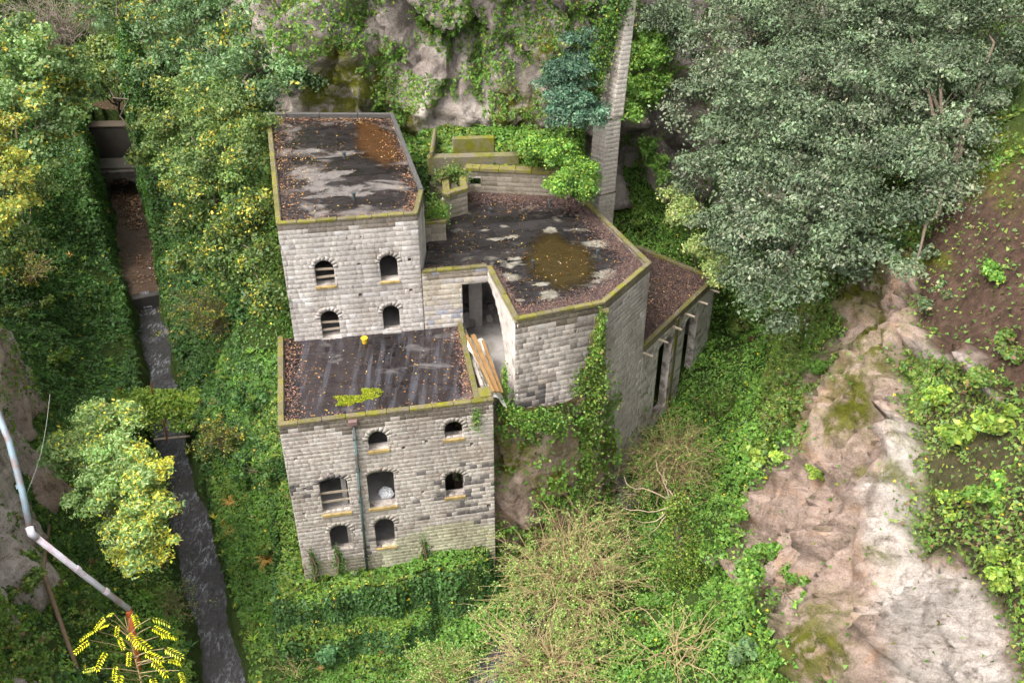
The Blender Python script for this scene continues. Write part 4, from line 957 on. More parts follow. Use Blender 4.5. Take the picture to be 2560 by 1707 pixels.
m = MB(); m.prism([(p.x, p.y) for p in (ta, ta.lerp(td, .6), tb.lerp(tc, .6), tb)], 6., 9.8); m.build('support', CONCRETE, tarp)
for i, (u0, u1, wd) in enumerate(((.08, .10, .14), (.30, .34, .24), (.66, .70, .16))):
    a = ta.lerp(tb, u0).lerp(td.lerp(tc, u0), .02+.1*(i == 2)); b = td.lerp(tc, u1); a.z += .34; b.z += .30; dirv = b-a
    sx = Vector((dirv.y, -dirv.x, 0)).normalized()
    pass
    m = MB(); m.box(a, -sx*wd, dirv*(1., .97, .92)[i], (0, 0, .07)); o = m.build('plank', PLANK)
    tag(o, ['narrow brown plank nearest the lower roof lying on the white tarpaulin', 'broad ochre plank lying along the middle of the white tarpaulin', 'brown plank nearest the arch wall lying on the white tarpaulin'][i], 'plank', 'planks on the tarpaulin')
# white sack in the wide window
op = f_ops[3]; P = FL+FU*(op[0]+(op[1]-op[0])*.68)-FN*.75; bm = bmesh.new(); bmesh.ops.create_icosphere(bm, subdivisions=4, radius=1)
V = np.array([v.co for v in bm.verts]); d = 1+.16*ridged(V*2.6, 5, 4)
for v, k in zip(bm.verts, d): v.co = Vector((v.co.x*.36*k, v.co.y*.3*k, max(-.8, v.co.z)*.30*k))
me = bpy.data.meshes.new('white_sack'); bm.to_mesh(me); bm.free(); me.materials.append(simple('sack_plastic', (.45, .46, .47), .45, .1, 5.))
o = link('white_sack', me, None, (P.x, P.y, op[2]+.22)); tag(o, 'crumpled white plastic sack on the floor of the wide middle window', 'sack')

for root in (front, tower, hall, annex):
    ch = list(root.children); slab = [c for c in ch if c.name.startswith('roof_slab')][0]
    for c in ch:
        if c.name.split('.')[0] in ('puddle', 'dry_patch', 'roof_vent', 'fallen_leaves', 'moss_cushion'): under(c, slab)
for c in list(front.children):
    if c.name.split('.')[0] in ('pipe_bracket', 'rain_hopper'): under(c, dp)

# ------------------------------------------------------------------ rock under the hall, water, small stonework of the valley
o = cliff('rock_outcrop', 'dark mossy rock outcrop carrying the hall beside the front block', [(-3.2, 40.3), (-1.6, 39.7), (-.2, 39.4), (1.3, 39.3), (2.9, 40.1), (4.4, 41.4), (6.2, 43.9)], -4, 9.5, .085, 77, .45, .2, 2.)
tag(o, kind='structure')
for poly in [o.data]:
    a = poly.attributes['moss']; n = len(poly.vertices); co = np.empty(n*3, np.float32); poly.vertices.foreach_get('co', co); co = co.reshape(-1, 3)
    a.data.foreach_set('value', np.clip(.55+.9*fbm(co*.5, 3, 3)+.1*(co[:, 2]-6), 0, 1).astype(np.float32))
C_BVH.append(bvh_of(CLIFFS[-1][1], CLIFFS[-1][2]))
def ribbon(name, label, pts, hw, mat, dz=0., n=90, m=9):
    P = np.array(pts, float); s = np.concatenate([[0], np.cumsum(np.hypot(*np.diff(P[:, :2], axis=0).T))]); t = np.linspace(0, s[-1], n)
    X = np.stack([np.interp(t, s, P[:, k]) for k in range(3)], 1); T = np.gradient(X[:, :2], axis=0); T /= np.linalg.norm(T, axis=1, keepdims=True); N = np.stack([-T[:, 1], T[:, 0]], 1)
    w = np.linspace(-hw, hw, m); V = np.zeros((n, m, 3)); V[:, :, :2] = X[:, None, :2]+N[:, None, :]*w[None, :, None]; V[:, :, 2] = X[:, None, 2]+dz
    V = V.reshape(-1, 3); V[:, 2] += .05*fbm(V*np.array([1.4, .9, 1]), 4, 3)
    return tag(link(name, mesh_np(name, V, grid_faces(m, n), mat, smooth=True)), label, kind='structure')
ribbon('stream_water', 'dark rippled stream running down the left of the mill', STREAM[:WEIR+1], 1.5, WATER)
ribbon('stream_water', 'brown shallow stream above the small waterfall', STREAM[WEIR+1:], 2.3, POOL)
ribbon('creek_water', 'narrow dark creek under the bare shrubs', CREEK, 1.3, WATER, n=60)
ribbon('waterfall', 'small white waterfall in the stream', STREAM[WEIR:WEIR+2], .35, water_mat('fall_water', (.06, .06, .065), .46, .66), .12, 30, 7)
wa = Vector(STREAM[WEIR][:2]+(0,)); wb = Vector(STREAM[WEIR+1][:2]+(0,)); wd = (wb-wa).normalized(); wn_ = Vector((-wd.y, wd.x, 0))
ws = thing('weir', 'low dark stone step under the small waterfall', 'weir', tuple(wa.lerp(wb, .5)))
m = MB(); p = wb-wd*.5-wn_*2.2; m.box((p.x, p.y, -4.4), wn_*4.4, wd*1., (0, 0, 1.75)); m.build('weir_step', simple('wet_stone', (.05, .045, .04), .6, .4, 3., .03), ws, bevel=.08)
# dam wall and culvert far up the stream
DARKW = simple('damp_wall', (.042, .035, .029), .85, .4, 1.2, .03, dark=(.03, .035, .02), dscale=.8)
da, db = at(190, 408, 0.), at(362, 402, 0.); dz = 42-da.y*0.0
ztop = (CAM+ray(270, 322)*(da.y/ray(270, 322).y)).z
dam = thing('dam_wall', 'dark damp retaining wall across the upper stream', 'wall', (da.x, da.y, 0))
block(dam, 'wall_body', da+Vector((-2, 0, 0)), db+Vector((2.5, 0, 0)), 1.2, -2, ztop, DARKW, .1)
block(dam, 'wall_cap', da+Vector((-2, -.08, 0)), db+Vector((2.5, -.08, 0)), 1.3, ztop+.003, ztop+.2, simple('cap_stone', (.09, .07, .05), .9), .05)
up = [(da.x-3, da.y+.9), (db.x+3, db.y+.9), (db.x+1.5, db.y+22), (da.x-11, da.y+22)]
m = MB(); m.prism(up, ztop-.7, ztop-.1); o = m.build('upper_pool_water', POOL); tag(o, 'muddy brown pool above the dam wall', kind='structure')
cva, cvb = at(268, 492, -1.4), at(362, 488, -1.4); cv = thing('culvert_arch', 'dark stone culvert arch over the upper stream', 'culvert', (cva.x, cva.y, -1.4)); cst = Stones(cv, 99)
cl = (cvb-cva).length; ztp = (CAM+ray(310, 432)*(cva.y/ray(310, 432).y)).z
def cul_col(u, z, rng): return shade((.055, .047, .04), rng.uniform(.6, 1.3))
wall(cst, cva-(cvb-cva).normalized()*1., (cvb-cva), cl+2, -2.2, ztp, [(1.3, cl+.6, -2.2, ztp-.75, 1.3)], cul_col, (.25, .4), (.3, .7), thick=.8, backmat=DARKW); cst.flush(60)
block(cv, 'vault_fill', cva+Vector((-1, .8, 0)), cvb+Vector((1, .8, 0)), 2.2, ztp-.6, ztp+.1, DARKW)
# drifted leaves and sticks in the upper stream bed
rng = np.random.default_rng(70); S_ = np.array(STREAM[WEIR+1:]); n = 2600; t = rng.random(n)**.8*(len(S_)-1.001); i = t.astype(int); f = (t-i)[:, None]; P = S_[i]*(1-f)+S_[i+1]*f; P[:, 0] += rng.normal(.5, .75, n); keep = fbm(P*.5, 12, 3) > -.05; P = P[keep]; n = len(P); P[:, 2] += .06+.12*rng.random(n)
up_n = 900; Q = np.stack([rng.uniform(da.x-1, db.x+1, up_n), da.y+.9+np.abs(rng.normal(0, 1.6, up_n)), np.full(up_n, ztop-.06)], 1); P = np.concatenate([P, Q]); n = len(P); L = rng.uniform(.1, .3, n)
V, F, T = leaf_geo(P, rdir(rng, n)*np.array([1, 1, .2]), np.array([0, 0, 1.])+rng.normal(0, .3, (n, 3)), L, L*.55, pick_cols(rng, n, [(.12, .07, .04, 4), (.07, .045, .03, 4), (.2, .11, .05, 2), (.3, .28, .25, .6)], .3)); tag(link('stream_debris', mesh_np('stream_debris', V, F, LITTER, T)), 'brown drift of leaves and litter in the upper stream bed', kind='stuff')
# stones in the stream
rr = random.Random(8); rockm = simple('stream_rock', (.13, .115, .10), .7, .4, 4., .03)
def rock_mesh(seed):
    bm = bmesh.new(); bmesh.ops.create_icosphere(bm, subdivisions=2, radius=1); V = np.array([v.co for v in bm.verts]); d = 1+.3*fbm(V*1.3, seed, 3)
    for v, k in zip(bm.verts, d): v.co *= k
    me = bpy.data.meshes.new('boulder'); bm.to_mesh(me); bm.free(); me.materials.append(rockm); return me
RM = [rock_mesh(i) for i in range(4)]
for i, (px, py, s, lab) in enumerate(((420, 838, .55, 'flat wet boulder under the small waterfall'), (372, 832, .4, 'small wet boulder left below the waterfall'), (1565, 1250, .9, 'large grey boulder in the ravine right of the mill'), (1545, 1205, .6, 'mid-sized grey boulder behind the largest ravine boulder'), (1600, 1215, .5, 'small grey boulder by the ravine bush'))):
    h = hit(px, py); o = link('boulder', RM[i % 4], None, h+Vector((0, 0, s*.15))); o.scale = (s*1.2, s, s*.6); o.rotation_euler = (0, 0, rr.uniform(0, 6)); tag(o, lab, 'boulder', 'boulders in the stream beds')

# ------------------------------------------------------------------ ground cover
def quad_samples(V, F, n, w, rng):
    a, b, c, d = V[F[:, 0]], V[F[:, 1]], V[F[:, 2]], V[F[:, 3]]; N = np.cross(c-a, d-b); A = np.linalg.norm(N, axis=1)/2; N /= (np.linalg.norm(N, axis=1, keepdims=True)+1e-9)
    p = A*w; tot = p.sum(); idx = rng.choice(len(F), n, p=p/tot); u = rng.random((n, 1)); v = rng.random((n, 1))
    P = (a[idx]*(1-u)+b[idx]*u)*(1-v)+(d[idx]*(1-u)+c[idx]*u)*v
    return P, N[idx], idx, tot
def in_view(P, mar=120):
    px, py = to_px(P); return (px > -mar) & (px < 2560+mar) & (py > -mar) & (py < 1707+mar)
FOOT = [[(p.x, p.y) for p in (FL, FR, FBR, FBL)], [(p.x, p.y) for p in (TL, TR, TBR, TBL)], [(p.x, p.y) for p in (HB_, HC, HD, HE, HF, HG)], [(HA.x, HA.y), (HB_.x, HB_.y), (HG.x, HG.y), (HA.x, HA.y+8)], xp]
GC = (GV[GF[:, 0]]+GV[GF[:, 2]])/2; fr_ = g_rock[GF[:, 0]]; fs_ = g_soil[GF[:, 0]]; fm_ = g_moss[GF[:, 0]]
fw = np.where(in_view(GC), 1., 0.)*(1-.996*fr_)*(1-.95*fs_)*(1-.3*fm_)
for fp in FOOT: fw[in_poly(GC[:, 0], GC[:, 1], fp)] = 0
dS, _, _ = poly_dist(GC[:, 0], GC[:, 1], STREAM); fw *= (dS > 1.45); dC, _, _ = poly_dist(GC[:, 0], GC[:, 1], CREEK); fw *= (dC > .8)
fw *= np.where(in_poly(GC[:, 0], GC[:, 1], up), .0, 1.)
fw *= np.clip(75/np.maximum(20, np.hypot(GC[:, 0], GC[:, 1])), .3, 1.6)
bare = fbm(GC*.33, 77, 4); fw *= np.clip(1.0-np.clip(bare-.35, 0, 1)*1.8, .12, 1)
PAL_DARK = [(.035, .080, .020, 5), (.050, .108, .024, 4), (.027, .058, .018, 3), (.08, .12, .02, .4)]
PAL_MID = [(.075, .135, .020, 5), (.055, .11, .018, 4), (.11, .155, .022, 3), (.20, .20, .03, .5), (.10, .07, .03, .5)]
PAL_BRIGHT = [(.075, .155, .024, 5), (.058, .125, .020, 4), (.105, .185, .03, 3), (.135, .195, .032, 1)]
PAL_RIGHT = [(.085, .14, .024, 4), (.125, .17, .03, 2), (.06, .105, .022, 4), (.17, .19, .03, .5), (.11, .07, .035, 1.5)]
def ground_leaves(name, label, sel, n, size, pal_a, pal_b, seed, lift=.55, wide=.85):
    rng = np.random.default_rng(seed); w = fw*sel
    if w.sum() <= 0: return
    P, N, idx, _ = quad_samples(GV, GF, n, w, rng)
    cl = np.clip(fbm(P*.45, seed, 3)+.15, 0, 1)*lift+.05+.10*np.clip(fbm(P*1.9, seed+5, 2), 0, 1)
    up_ = np.stack([N[:, 0]*.7, N[:, 1]*.7, N[:, 2]*.7+.3], 1); P = P+up_*(cl*rng.random(n)**.28)[:, None]
    LN = N*1.0+np.array([0, -.03, .22])+rng.normal(0, .27, (n, 3)); A = rdir(rng, n); A[:, 2] -= .2
    mixn = fbm(P*.28+9, seed+3, 3); ca = pick_cols(rng, n, pal_a); cb = pick_cols(rng, n, pal_b); C = np.where((mixn+rng.normal(0, .15, n) > .12)[:, None], cb, ca)
    steep = N[:, 2]+rng.normal(0, .08, n) < .55                 # steep terrace faces: shade painted in with the darker leaf palette
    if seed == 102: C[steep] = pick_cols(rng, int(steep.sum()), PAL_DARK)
    C *= (1+.22*fbm(P*.9, seed+8, 2))[:, None]
    yl = rng.random(n) < .006; C[yl] = (.42, .32, .03)
    L = rng.uniform(*size, n)*(1+.5*np.clip(fbm(P*.6+30, seed+6, 2), 0, 1)); V, F, T = tri_geo(P, A, LN, L, L*wide, np.clip(C, .005, .6))
    return tag(link(name, mesh_np(name, V, F, LEAF, T)), label, kind='stuff')
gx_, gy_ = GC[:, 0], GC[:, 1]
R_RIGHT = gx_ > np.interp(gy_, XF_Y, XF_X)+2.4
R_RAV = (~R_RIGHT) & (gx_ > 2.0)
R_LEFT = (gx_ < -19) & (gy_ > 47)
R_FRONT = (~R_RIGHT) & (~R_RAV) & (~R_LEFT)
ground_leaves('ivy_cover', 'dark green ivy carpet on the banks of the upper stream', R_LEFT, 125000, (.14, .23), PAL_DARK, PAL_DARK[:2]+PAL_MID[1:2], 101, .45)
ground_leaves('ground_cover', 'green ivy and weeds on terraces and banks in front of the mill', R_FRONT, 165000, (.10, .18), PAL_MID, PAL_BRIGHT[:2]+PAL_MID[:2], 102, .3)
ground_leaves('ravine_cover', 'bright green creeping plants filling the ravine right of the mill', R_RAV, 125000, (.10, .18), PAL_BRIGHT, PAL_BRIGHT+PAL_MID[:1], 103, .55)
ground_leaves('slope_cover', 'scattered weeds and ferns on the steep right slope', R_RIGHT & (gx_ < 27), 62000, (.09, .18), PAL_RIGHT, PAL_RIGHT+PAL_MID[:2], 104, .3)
# ferny tufts (taller, longer leaves) mixed into the cover
def tufts(name, label, sel, n, seed, pal, ln=(.25, .55)):
    rng = np.random.default_rng(seed); w = fw*sel*(fr_ < .2); P, N, _, _ = quad_samples(GV, GF, n, w, rng); k = 11; n2 = n*k
    P = np.repeat(P, k, 0); N = np.repeat(N, k, 0); az = rng.random(n2)*6.283; el = rng.uniform(.25, 1.1, n2); D = np.stack([np.cos(az)*np.cos(el), np.sin(az)*np.cos(el), np.sin(el)], 1)
    L = np.repeat(rng.uniform(*ln, n), k)*rng.uniform(.6, 1.1, n2); C = np.repeat(pick_cols(rng, n, pal, .25), k, 0)*(1+rng.normal(0, .1, (n2, 1)))
    V, F, T = leaf_geo(P+D*(L*.5)[:, None]+N*.1, D, np.cross(D, np.cross(np.array([0, 0, 1.])+rng.normal(0, .2, (n2, 3)), D)), L, L*.24, np.clip(C, .005, .6)); return tag(link(name, mesh_np(name, V, F, LEAF, T)), label, kind='stuff')
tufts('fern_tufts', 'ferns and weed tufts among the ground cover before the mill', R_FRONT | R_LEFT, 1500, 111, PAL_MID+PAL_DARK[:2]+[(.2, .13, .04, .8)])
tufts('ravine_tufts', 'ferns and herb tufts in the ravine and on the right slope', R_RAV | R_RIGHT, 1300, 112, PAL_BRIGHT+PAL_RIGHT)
# ivy and hanging plants on the cliffs
def cliff_leaves(name, label, ci, n, mode, seed, pal):
    o, V, F = CLIFFS[ci]; rng = np.random.default_rng(seed); C = (V[F[:, 0]]+V[F[:, 2]])/2; px, py = to_px(C); w1 = fbm(C*.6, 5, 4)*42; w2 = fbm(C*.6+40, 9, 4)*42
    if mode == 'ell':
        w = np.zeros(len(C))
        for ex, ey, rx, ry in GREEN_ELL: w = np.maximum(w, np.clip(2.2-2*((px+w1-ex)/rx)**2-2*((py+w2-ey)/ry)**2, 0, 1))
        w = np.maximum(w, 1.*(fbm(C*.3+3, 15, 4) > .62)); w[(py < 40) & (px < 950)] = .8
        w = np.where(w > .45, w, w*.12); w = np.where(px > 1750, .25, w); w = np.where(px < 690, .2, w)
    else:
        w = np.clip(.25+1.4*fbm(C*.35, seed, 4), 0, 1)
        if mode == 'top': w = np.maximum(w*.55, sstep(11.5, 13.5, C[:, 2]+2*fbm(C*.3, 3, 3))); w[(px < 135) & (py > 800) & (py < 1380)] *= .05
    w = w*in_view(C); P, N, idx, _ = quad_samples(V, F, n, w, rng)
    N = np.where((N[:, 1] > .3)[:, None] & (ci == 0), -N, N)
    if ci == 1: N = np.where((N[:, 0] < 0)[:, None], -N, N)
    cl = .06+np.clip(fbm(P*.55, seed, 3)+.2, 0, 1)*.75; P = P+N*(cl*rng.random(n)**.3)[:, None]
    LN = N*.7+np.array([0, -.1, .6])+rng.normal(0, .4, (n, 3)); A = rdir(rng, n)*.6+np.array([0, 0, -.6]); L = rng.uniform(.11, .22, n)
    C2 = pick_cols(rng, n, pal)*(1+.3*fbm(P*.8, seed+2, 2))[:, None]; Vv, Ff, T = tri_geo(P, A, LN, L, L*.8, np.clip(C2, .005, .6))
    return tag(link(name, mesh_np(name, Vv, Ff, LEAF, T)), label, kind='stuff')
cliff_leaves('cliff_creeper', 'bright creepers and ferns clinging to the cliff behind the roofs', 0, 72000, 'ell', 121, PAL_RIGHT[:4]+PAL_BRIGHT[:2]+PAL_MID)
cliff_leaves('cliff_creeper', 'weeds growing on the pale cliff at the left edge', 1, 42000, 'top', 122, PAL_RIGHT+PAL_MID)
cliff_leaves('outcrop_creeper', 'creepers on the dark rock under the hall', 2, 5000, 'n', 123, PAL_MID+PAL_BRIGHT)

# ------------------------------------------------------------------ trees and shrubs
def W(lobes): return [(att(x, y, t), r) for x, y, t, r in lobes]
def tree(name, label, cat, base, lobes, clumps, per, clump_r, leaf, cols, seed, trunk_r=.3, mat=LEAF, wide=.55, group=None, bark=BARK, shell=.42, flat=.8, up=.55, twig_every=3, tone=.22, droop=.0, grad=None, hang=0., shellp=.4):
    rng = np.random.default_rng(seed); base = Vector(base); root = thing(name, label, cat, tuple(base), group); clumps = max(8, int(clumps*.46)); per = int(per*2.15); twig_every = 2 if mat is not LEAF_G else 5; clump_r *= .92
    Cn = np.array([list(c) for c, r in lobes]); R = np.array([r for c, r in lobes]); pr = R**2.2/np.sum(R**2.2); li = rng.choice(len(R), clumps, p=pr)
    d = rdir(rng, clumps); d[:, 2] = np.abs(d[:, 2])*np.where(rng.random(clumps) < .72, 1, -1); rad = R[li]*rng.random(clumps)**shell*(1+.25*fbm(d*1.7+Cn[li], seed, 2)); q = d*rad[:, None]; q[:, 2] *= flat; CC = Cn[li]+q
    # trunk, limbs, twigs
    paths = []; mid = Cn.mean(0); b = np.array(base)
    top = b*.35+mid*.65; k = 8; t = np.linspace(0, 1, k)[:, None]; tr = b*(1-t)+top*t+np.sin(t*3.1)*rng.normal(0, .06, 3)*np.linalg.norm(top-b); paths.append((tr, np.linspace(trunk_r, trunk_r*.55, k)))
    for i in range(len(R)):
        s = tr[min(k-1, 4+rng.integers(0, 4))]; e = Cn[i]; t = np.linspace(0, 1, 7)[:, None]; p = s*(1-t)+e*t; p[:, 2] += (np.sin(t[:, 0]*3.1)*.12*np.linalg.norm(e-s)); p += rng.normal(0, .04, p.shape)*np.linalg.norm(e-s)*.4*t*(1-t)*4
        paths.append((p, np.linspace(trunk_r*.5, trunk_r*.16, 7)))
    for i in range(0, clumps, twig_every):
        s = Cn[li[i]]*.85+b*.0+CC[i]*.15; e = CC[i]; t = np.linspace(0, 1, 4)[:, None]; p = s*(1-t)+e*t; p[:, 2] += np.sin(t[:, 0]*3.1)*.1*np.linalg.norm(e-s); paths.append((p, np.linspace(max(.02, trunk_r*.12), .012, 4)))
    V, F = tubes_np(paths, 5); link('trunk', mesh_np('trunk', V-b, F, bark, smooth=True), root)
    n = clumps*per; ci = np.repeat(np.arange(clumps), per); crr = clump_r*rng.uniform(.6, 1.25, clumps); cr = np.repeat(crr, per)
    dd = rdir(rng, n); dd[:, 2] = np.where(dd[:, 2] < -.25, -dd[:, 2], dd[:, 2]); sh = rng.random(n)**shellp; off = dd*(cr*sh*(1+.35*vnoise(dd*2.2+CC[ci]*3.1, seed)))[:, None]*np.array([1, 1, .68]); loose = rng.random(n) < .22; off[loose] *= rng.uniform(1.1, 1.6, (int(loose.sum()), 1)); P = CC[ci]+off; P[:, 2] -= droop*(off[:, 0]**2+off[:, 1]**2); P[:, 2] -= hang*np.abs(rng.normal(0, 1, n))
    N = dd*.55+np.array([0, -.05, up])+rng.normal(0, .45, (n, 3)); A = np.cross(dd, rdir(rng, n))+dd*.1+rng.normal(0, .4, (n, 3))+np.array([0, 0, -.25]); L = np.clip(np.exp(rng.normal(0, .28, n)), .5, 1.8)*leaf
    C = pick_cols(rng, n, cols, .06)
    tonec = 1+tone*rng.normal(0, 1, clumps); C *= np.clip(tonec, .55, 1.6)[ci][:, None]
    if grad is not None:                                     # a second leaf colour on some branches (autumn side of the crown)
        c2, fn = grad; w = np.clip(fn(CC)+rng.normal(0, .22, clumps), 0, 1); s2 = rng.random(n) < w[ci]; C[s2] = pick_cols(rng, int(s2.sum()), c2, .14)
    V, F, T = leaf_geo(P, A, N, L, L*wide, np.clip(C, .005, .75)); link('crown', mesh_np('crown', V-b, F, mat, T), root)
    return root
OAK = [(.064, .088, .046, 5), (.084, .11, .06, 4), (.048, .070, .037, 4), (.095, .118, .07, 1.)]
OAK_P = [(.115, .132, .085, 4), (.14, .15, .10, 2), (.09, .11, .065, 3)]
def oakgrad(CC): return np.clip(.02+.6*fbm(CC*.33, 41, 3), 0, .7)
tree('holm_oak', 'huge grey-green evergreen oak leaning over the ravine right of the mill', 'tree', hit(2200, 660)-Vector((0, 0, 2)), W([(1790, 250, 60, 2.8), (1800, 420, 57, 3.0), (1850, 590, 53, 2.8), (1940, 300, 56, 4.6), (1990, 490, 53, 4.3), (1960, 660, 51, 3.2), (1880, 130, 62, 4.3), (2120, 240, 57, 4.6), (2130, 430, 54, 4.2), (2110, 590, 51, 2.9), (1700, 70, 65, 2.8), (2040, 60, 63, 4.3), (1925, 760, 50, 1.7), (1855, 700, 52, 1.6)]), 1250, 100, 1.1, .19, OAK, 201, .36, LEAF_G, .5, shell=.3, tone=.34, grad=(OAK_P, oakgrad))
tree('holm_oak', 'dense evergreen oak above the brown slope in the upper right corner', 'tree', hit(2460, 520)-Vector((0, 0, 2)), W([(2300, 110, 60, 4.8), (2330, 300, 55, 4.3), (2330, 460, 52, 2.8), (2480, 60, 60, 4.8), (2470, 200, 57, 3.4), (2220, 30, 65, 4.5), (2270, 560, 50.5, 2.0), (2200, 140, 60, 3.6), (2280, 690, 48.5, 1.1), (2400, 370, 53, 2.4), (2400, 480, 51.5, 1.6)]), 760, 100, 1.1, .19, OAK, 202, .32, LEAF_G, .5, shell=.3, tone=.34, grad=(OAK_P, oakgrad))
GRN = [(.085, .145, .06, 5), (.065, .115, .045, 4), (.12, .175, .075, 3), (.045, .08, .032, 2)]
YEL = [(.33, .26, .03, 3), (.26, .24, .04, 2), (.19, .20, .045, 2)]
OLV = [(.08, .125, .034, 4), (.06, .10, .026, 4), (.125, .155, .035, 2), (.04, .07, .02, 2)]
def few(p):
    return lambda CC: np.clip(p*.55-.05+.13*fbm(CC*.5, 8, 3), 0, .6)
tree('acacia_tree', 'tall feathery green tree with yellow flecks hanging over the back left of the tower', 'tree', hit(560, 330), W([(560, 50, 76, 4.4), (680, 50, 72, 3.6), (750, 95, 68, 2.6), (620, 165, 68, 3.0), (470, 90, 78, 4.2), (715, 185, 64, 1.7), (540, 200, 70, 2.6), (640, 250, 63, 1.5)]), 620, 75, 1.0, .24, GRN, 203, .3, LEAF, .5, grad=(YEL, few(.02)), shell=.35, hang=.25)
tree('acacia_tree', 'grey-green feathery tree at the top edge left of the tallest acacia', 'tree', hit(330, 240), W([(400, 20, 92, 5), (330, 60, 95, 4), (420, 110, 86, 3.2), (360, 170, 88, 2.8), (290, 20, 100, 4.5), (400, 190, 82, 2.2)]), 420, 70, 1.1, .27, GRN, 204, .3, LEAF, .5, grad=(YEL, few(.02)), shell=.35)
tree('ivy_tree', 'olive green bushy tree with small yellow leaves left of the tower roof', 'tree', hit(540, 520), W([(520, 285, 68, 2.6), (600, 290, 64, 2.2), (450, 330, 72, 2.2), (560, 385, 62, 2.2), (470, 430, 65, 2.0), (650, 330, 60, 1.3), (620, 410, 59, 1.4), (470, 240, 74, 2.2), (520, 470, 62, 1.6)]), 640, 75, .85, .17, OLV, 205, .25, LEAF, .7, grad=(YEL, few(.06)), shell=.35)
tree('hanging_thicket', 'dark hanging thicket on the bank below the olive green tree', 'shrub', hit(560, 700), W([(500, 560, 63, 1.7), (590, 560, 59, 1.7), (560, 650, 58, 1.5), (640, 640, 55, 1.2), (620, 520, 58, 1.5), (480, 650, 62, 1.3), (660, 740, 53, 1.0)]), 330, 65, .8, .17, [(.05, .085, .02, 5), (.075, .11, .02, 3), (.035, .06, .018, 3)], 206, .15, LEAF, .75, grad=(YEL, few(.10)), hang=.35)
tree('plane_tree', 'pale green leafy tree on the upper left bank of the stream', 'tree', hit(60, 520), W([(60, 170, 70, 3.4), (150, 210, 72, 2.8), (30, 290, 66, 2.8), (150, 300, 70, 1.8), (90, 390, 66, 1.8), (10, 110, 74, 3), (210, 250, 72, 1.3)]), 420, 75, .95, .23, [(.11, .175, .06, 4), (.15, .21, .08, 3), (.075, .125, .04, 3)], 207, .25, LEAF, .7, grad=(YEL, few(.03)))
tree('yellow_tree', 'golden yellow leaved tree at the left edge above the dark ivy bank', 'tree', hit(20, 660), W([(0, 340, 58, 1.6), (20, 440, 57, 1.8), (10, 540, 56, 1.6), (70, 500, 58, 1.1), (-40, 420, 57, 1.6)]), 170, 65, .7, .18, YEL+[(.14, .18, .04, 8)], 208, .15, LEAF, .7)
tree('olive_bush', 'olive and yellow bush below the golden tree at the left edge', 'shrub', hit(130, 620), W([(60, 450, 62, 1.4), (100, 480, 62, 1.0), (20, 590, 59, 1.4), (70, 610, 59, .9), (-10, 650, 57, 1.4)]), 190, 60, .75, .17, OLV, 209, .12, LEAF, .7, grad=(YEL, few(.08)))
tree('maple_tree', 'yellow-green tree beside the muddy upper pool', 'tree', hit(320, 300), W([(300, 130, 92, 2.5), (250, 205, 88, 1.6), (330, 200, 88, 1.6), (230, 160, 94, 2), (350, 300, 82, 1.2), (205, 270, 84, 1.2), (345, 400, 76, 1.0)]), 200, 60, .9, .26, OLV+[(.2, .21, .05, 3)], 210, .2, LEAF, .8)
def ashgrad(CC): return np.clip(.17+.12*(CC[:, 0]+21.5)-.06*(CC[:, 2]-4), .03, .75)
tree('ash_tree', 'rounded ash tree turning yellow on the left bank above the stream', 'tree', hit(290, 1420), W([(265, 1060, 53, 1.35), (190, 1120, 52, 1.35), (290, 1150, 50.5, 1.6), (355, 1190, 50, 1.35), (245, 1240, 49.5, 1.5), (375, 1280, 49, 1.25), (320, 1340, 48.5, 1.35), (400, 1360, 49, .85), (215, 1045, 53, .9), (140, 1150, 52, .9), (300, 1050, 53, .9), (340, 1400, 48.5, .8)]), 520, 75, .6, .18, [(.17, .25, .09, 4), (.13, .21, .06, 4), (.22, .28, .12, 2)], 211, .14, LEAF, .42, grad=([(.42, .38, .05, 3), (.34, .34, .06, 3), (.5, .40, .04, 1)], ashgrad), shell=.35)
tree('laurel_tree', 'blue-green glossy small tree against the cliff left of the tall pier', 'tree', hit(1420, 330), W([(1445, 180, 61, 1.5), (1420, 260, 60, 1.5), (1395, 200, 61, 1.2), (1475, 290, 59, 1.1), (1390, 290, 60, .9), (1450, 110, 62, 1.2)]), 300, 70, .6, .17, [(.035, .075, .045, 5), (.055, .10, .06, 3), (.09, .14, .085, 1.5)], 212, .14, LEAF_G, .5)
tree('bramble_bush', 'bright green bush spilling over the back of the hall roof', 'shrub', Vector((3.2, 56.2, 15.6)), W([(1400, 395, 58, 1.25), (1350, 375, 59, .95), (1430, 445, 57, 1.1), (1390, 460, 56.8, .8), (1470, 470, 56.8, .65), (1320, 355, 60, .8), (1465, 430, 58, .8)]), 330, 70, .5, .13, PAL_BRIGHT+[(.19, .26, .03, 2)], 213, .08, LEAF, .75, hang=.12)
tree('pale_bush', 'pale yellow-green airy bush behind the low annex', 'shrub', hit(1730, 700), W([(1710, 545, 62, 1.0), (1745, 630, 60, 1.0), (1690, 495, 64, .7), (1800, 680, 58, .8)]), 170, 55, .75, .17, [(.19, .24, .08, 4), (.26, .28, .10, 3), (.12, .17, .05, 3)], 214, .1, LEAF, .6)
tree('fern_bush', 'bright fern bush hanging right of the tall pier', 'shrub', att(1600, 180, 66), W([(1615, 140, 65, 1.3), (1600, 230, 64, 1.1), (1640, 90, 66, .9), (1575, 285, 63, .7), (1640, 210, 65, .9)]), 240, 60, .55, .2, PAL_BRIGHT+PAL_RIGHT[:2], 215, .06, LEAF, .6, hang=.2)
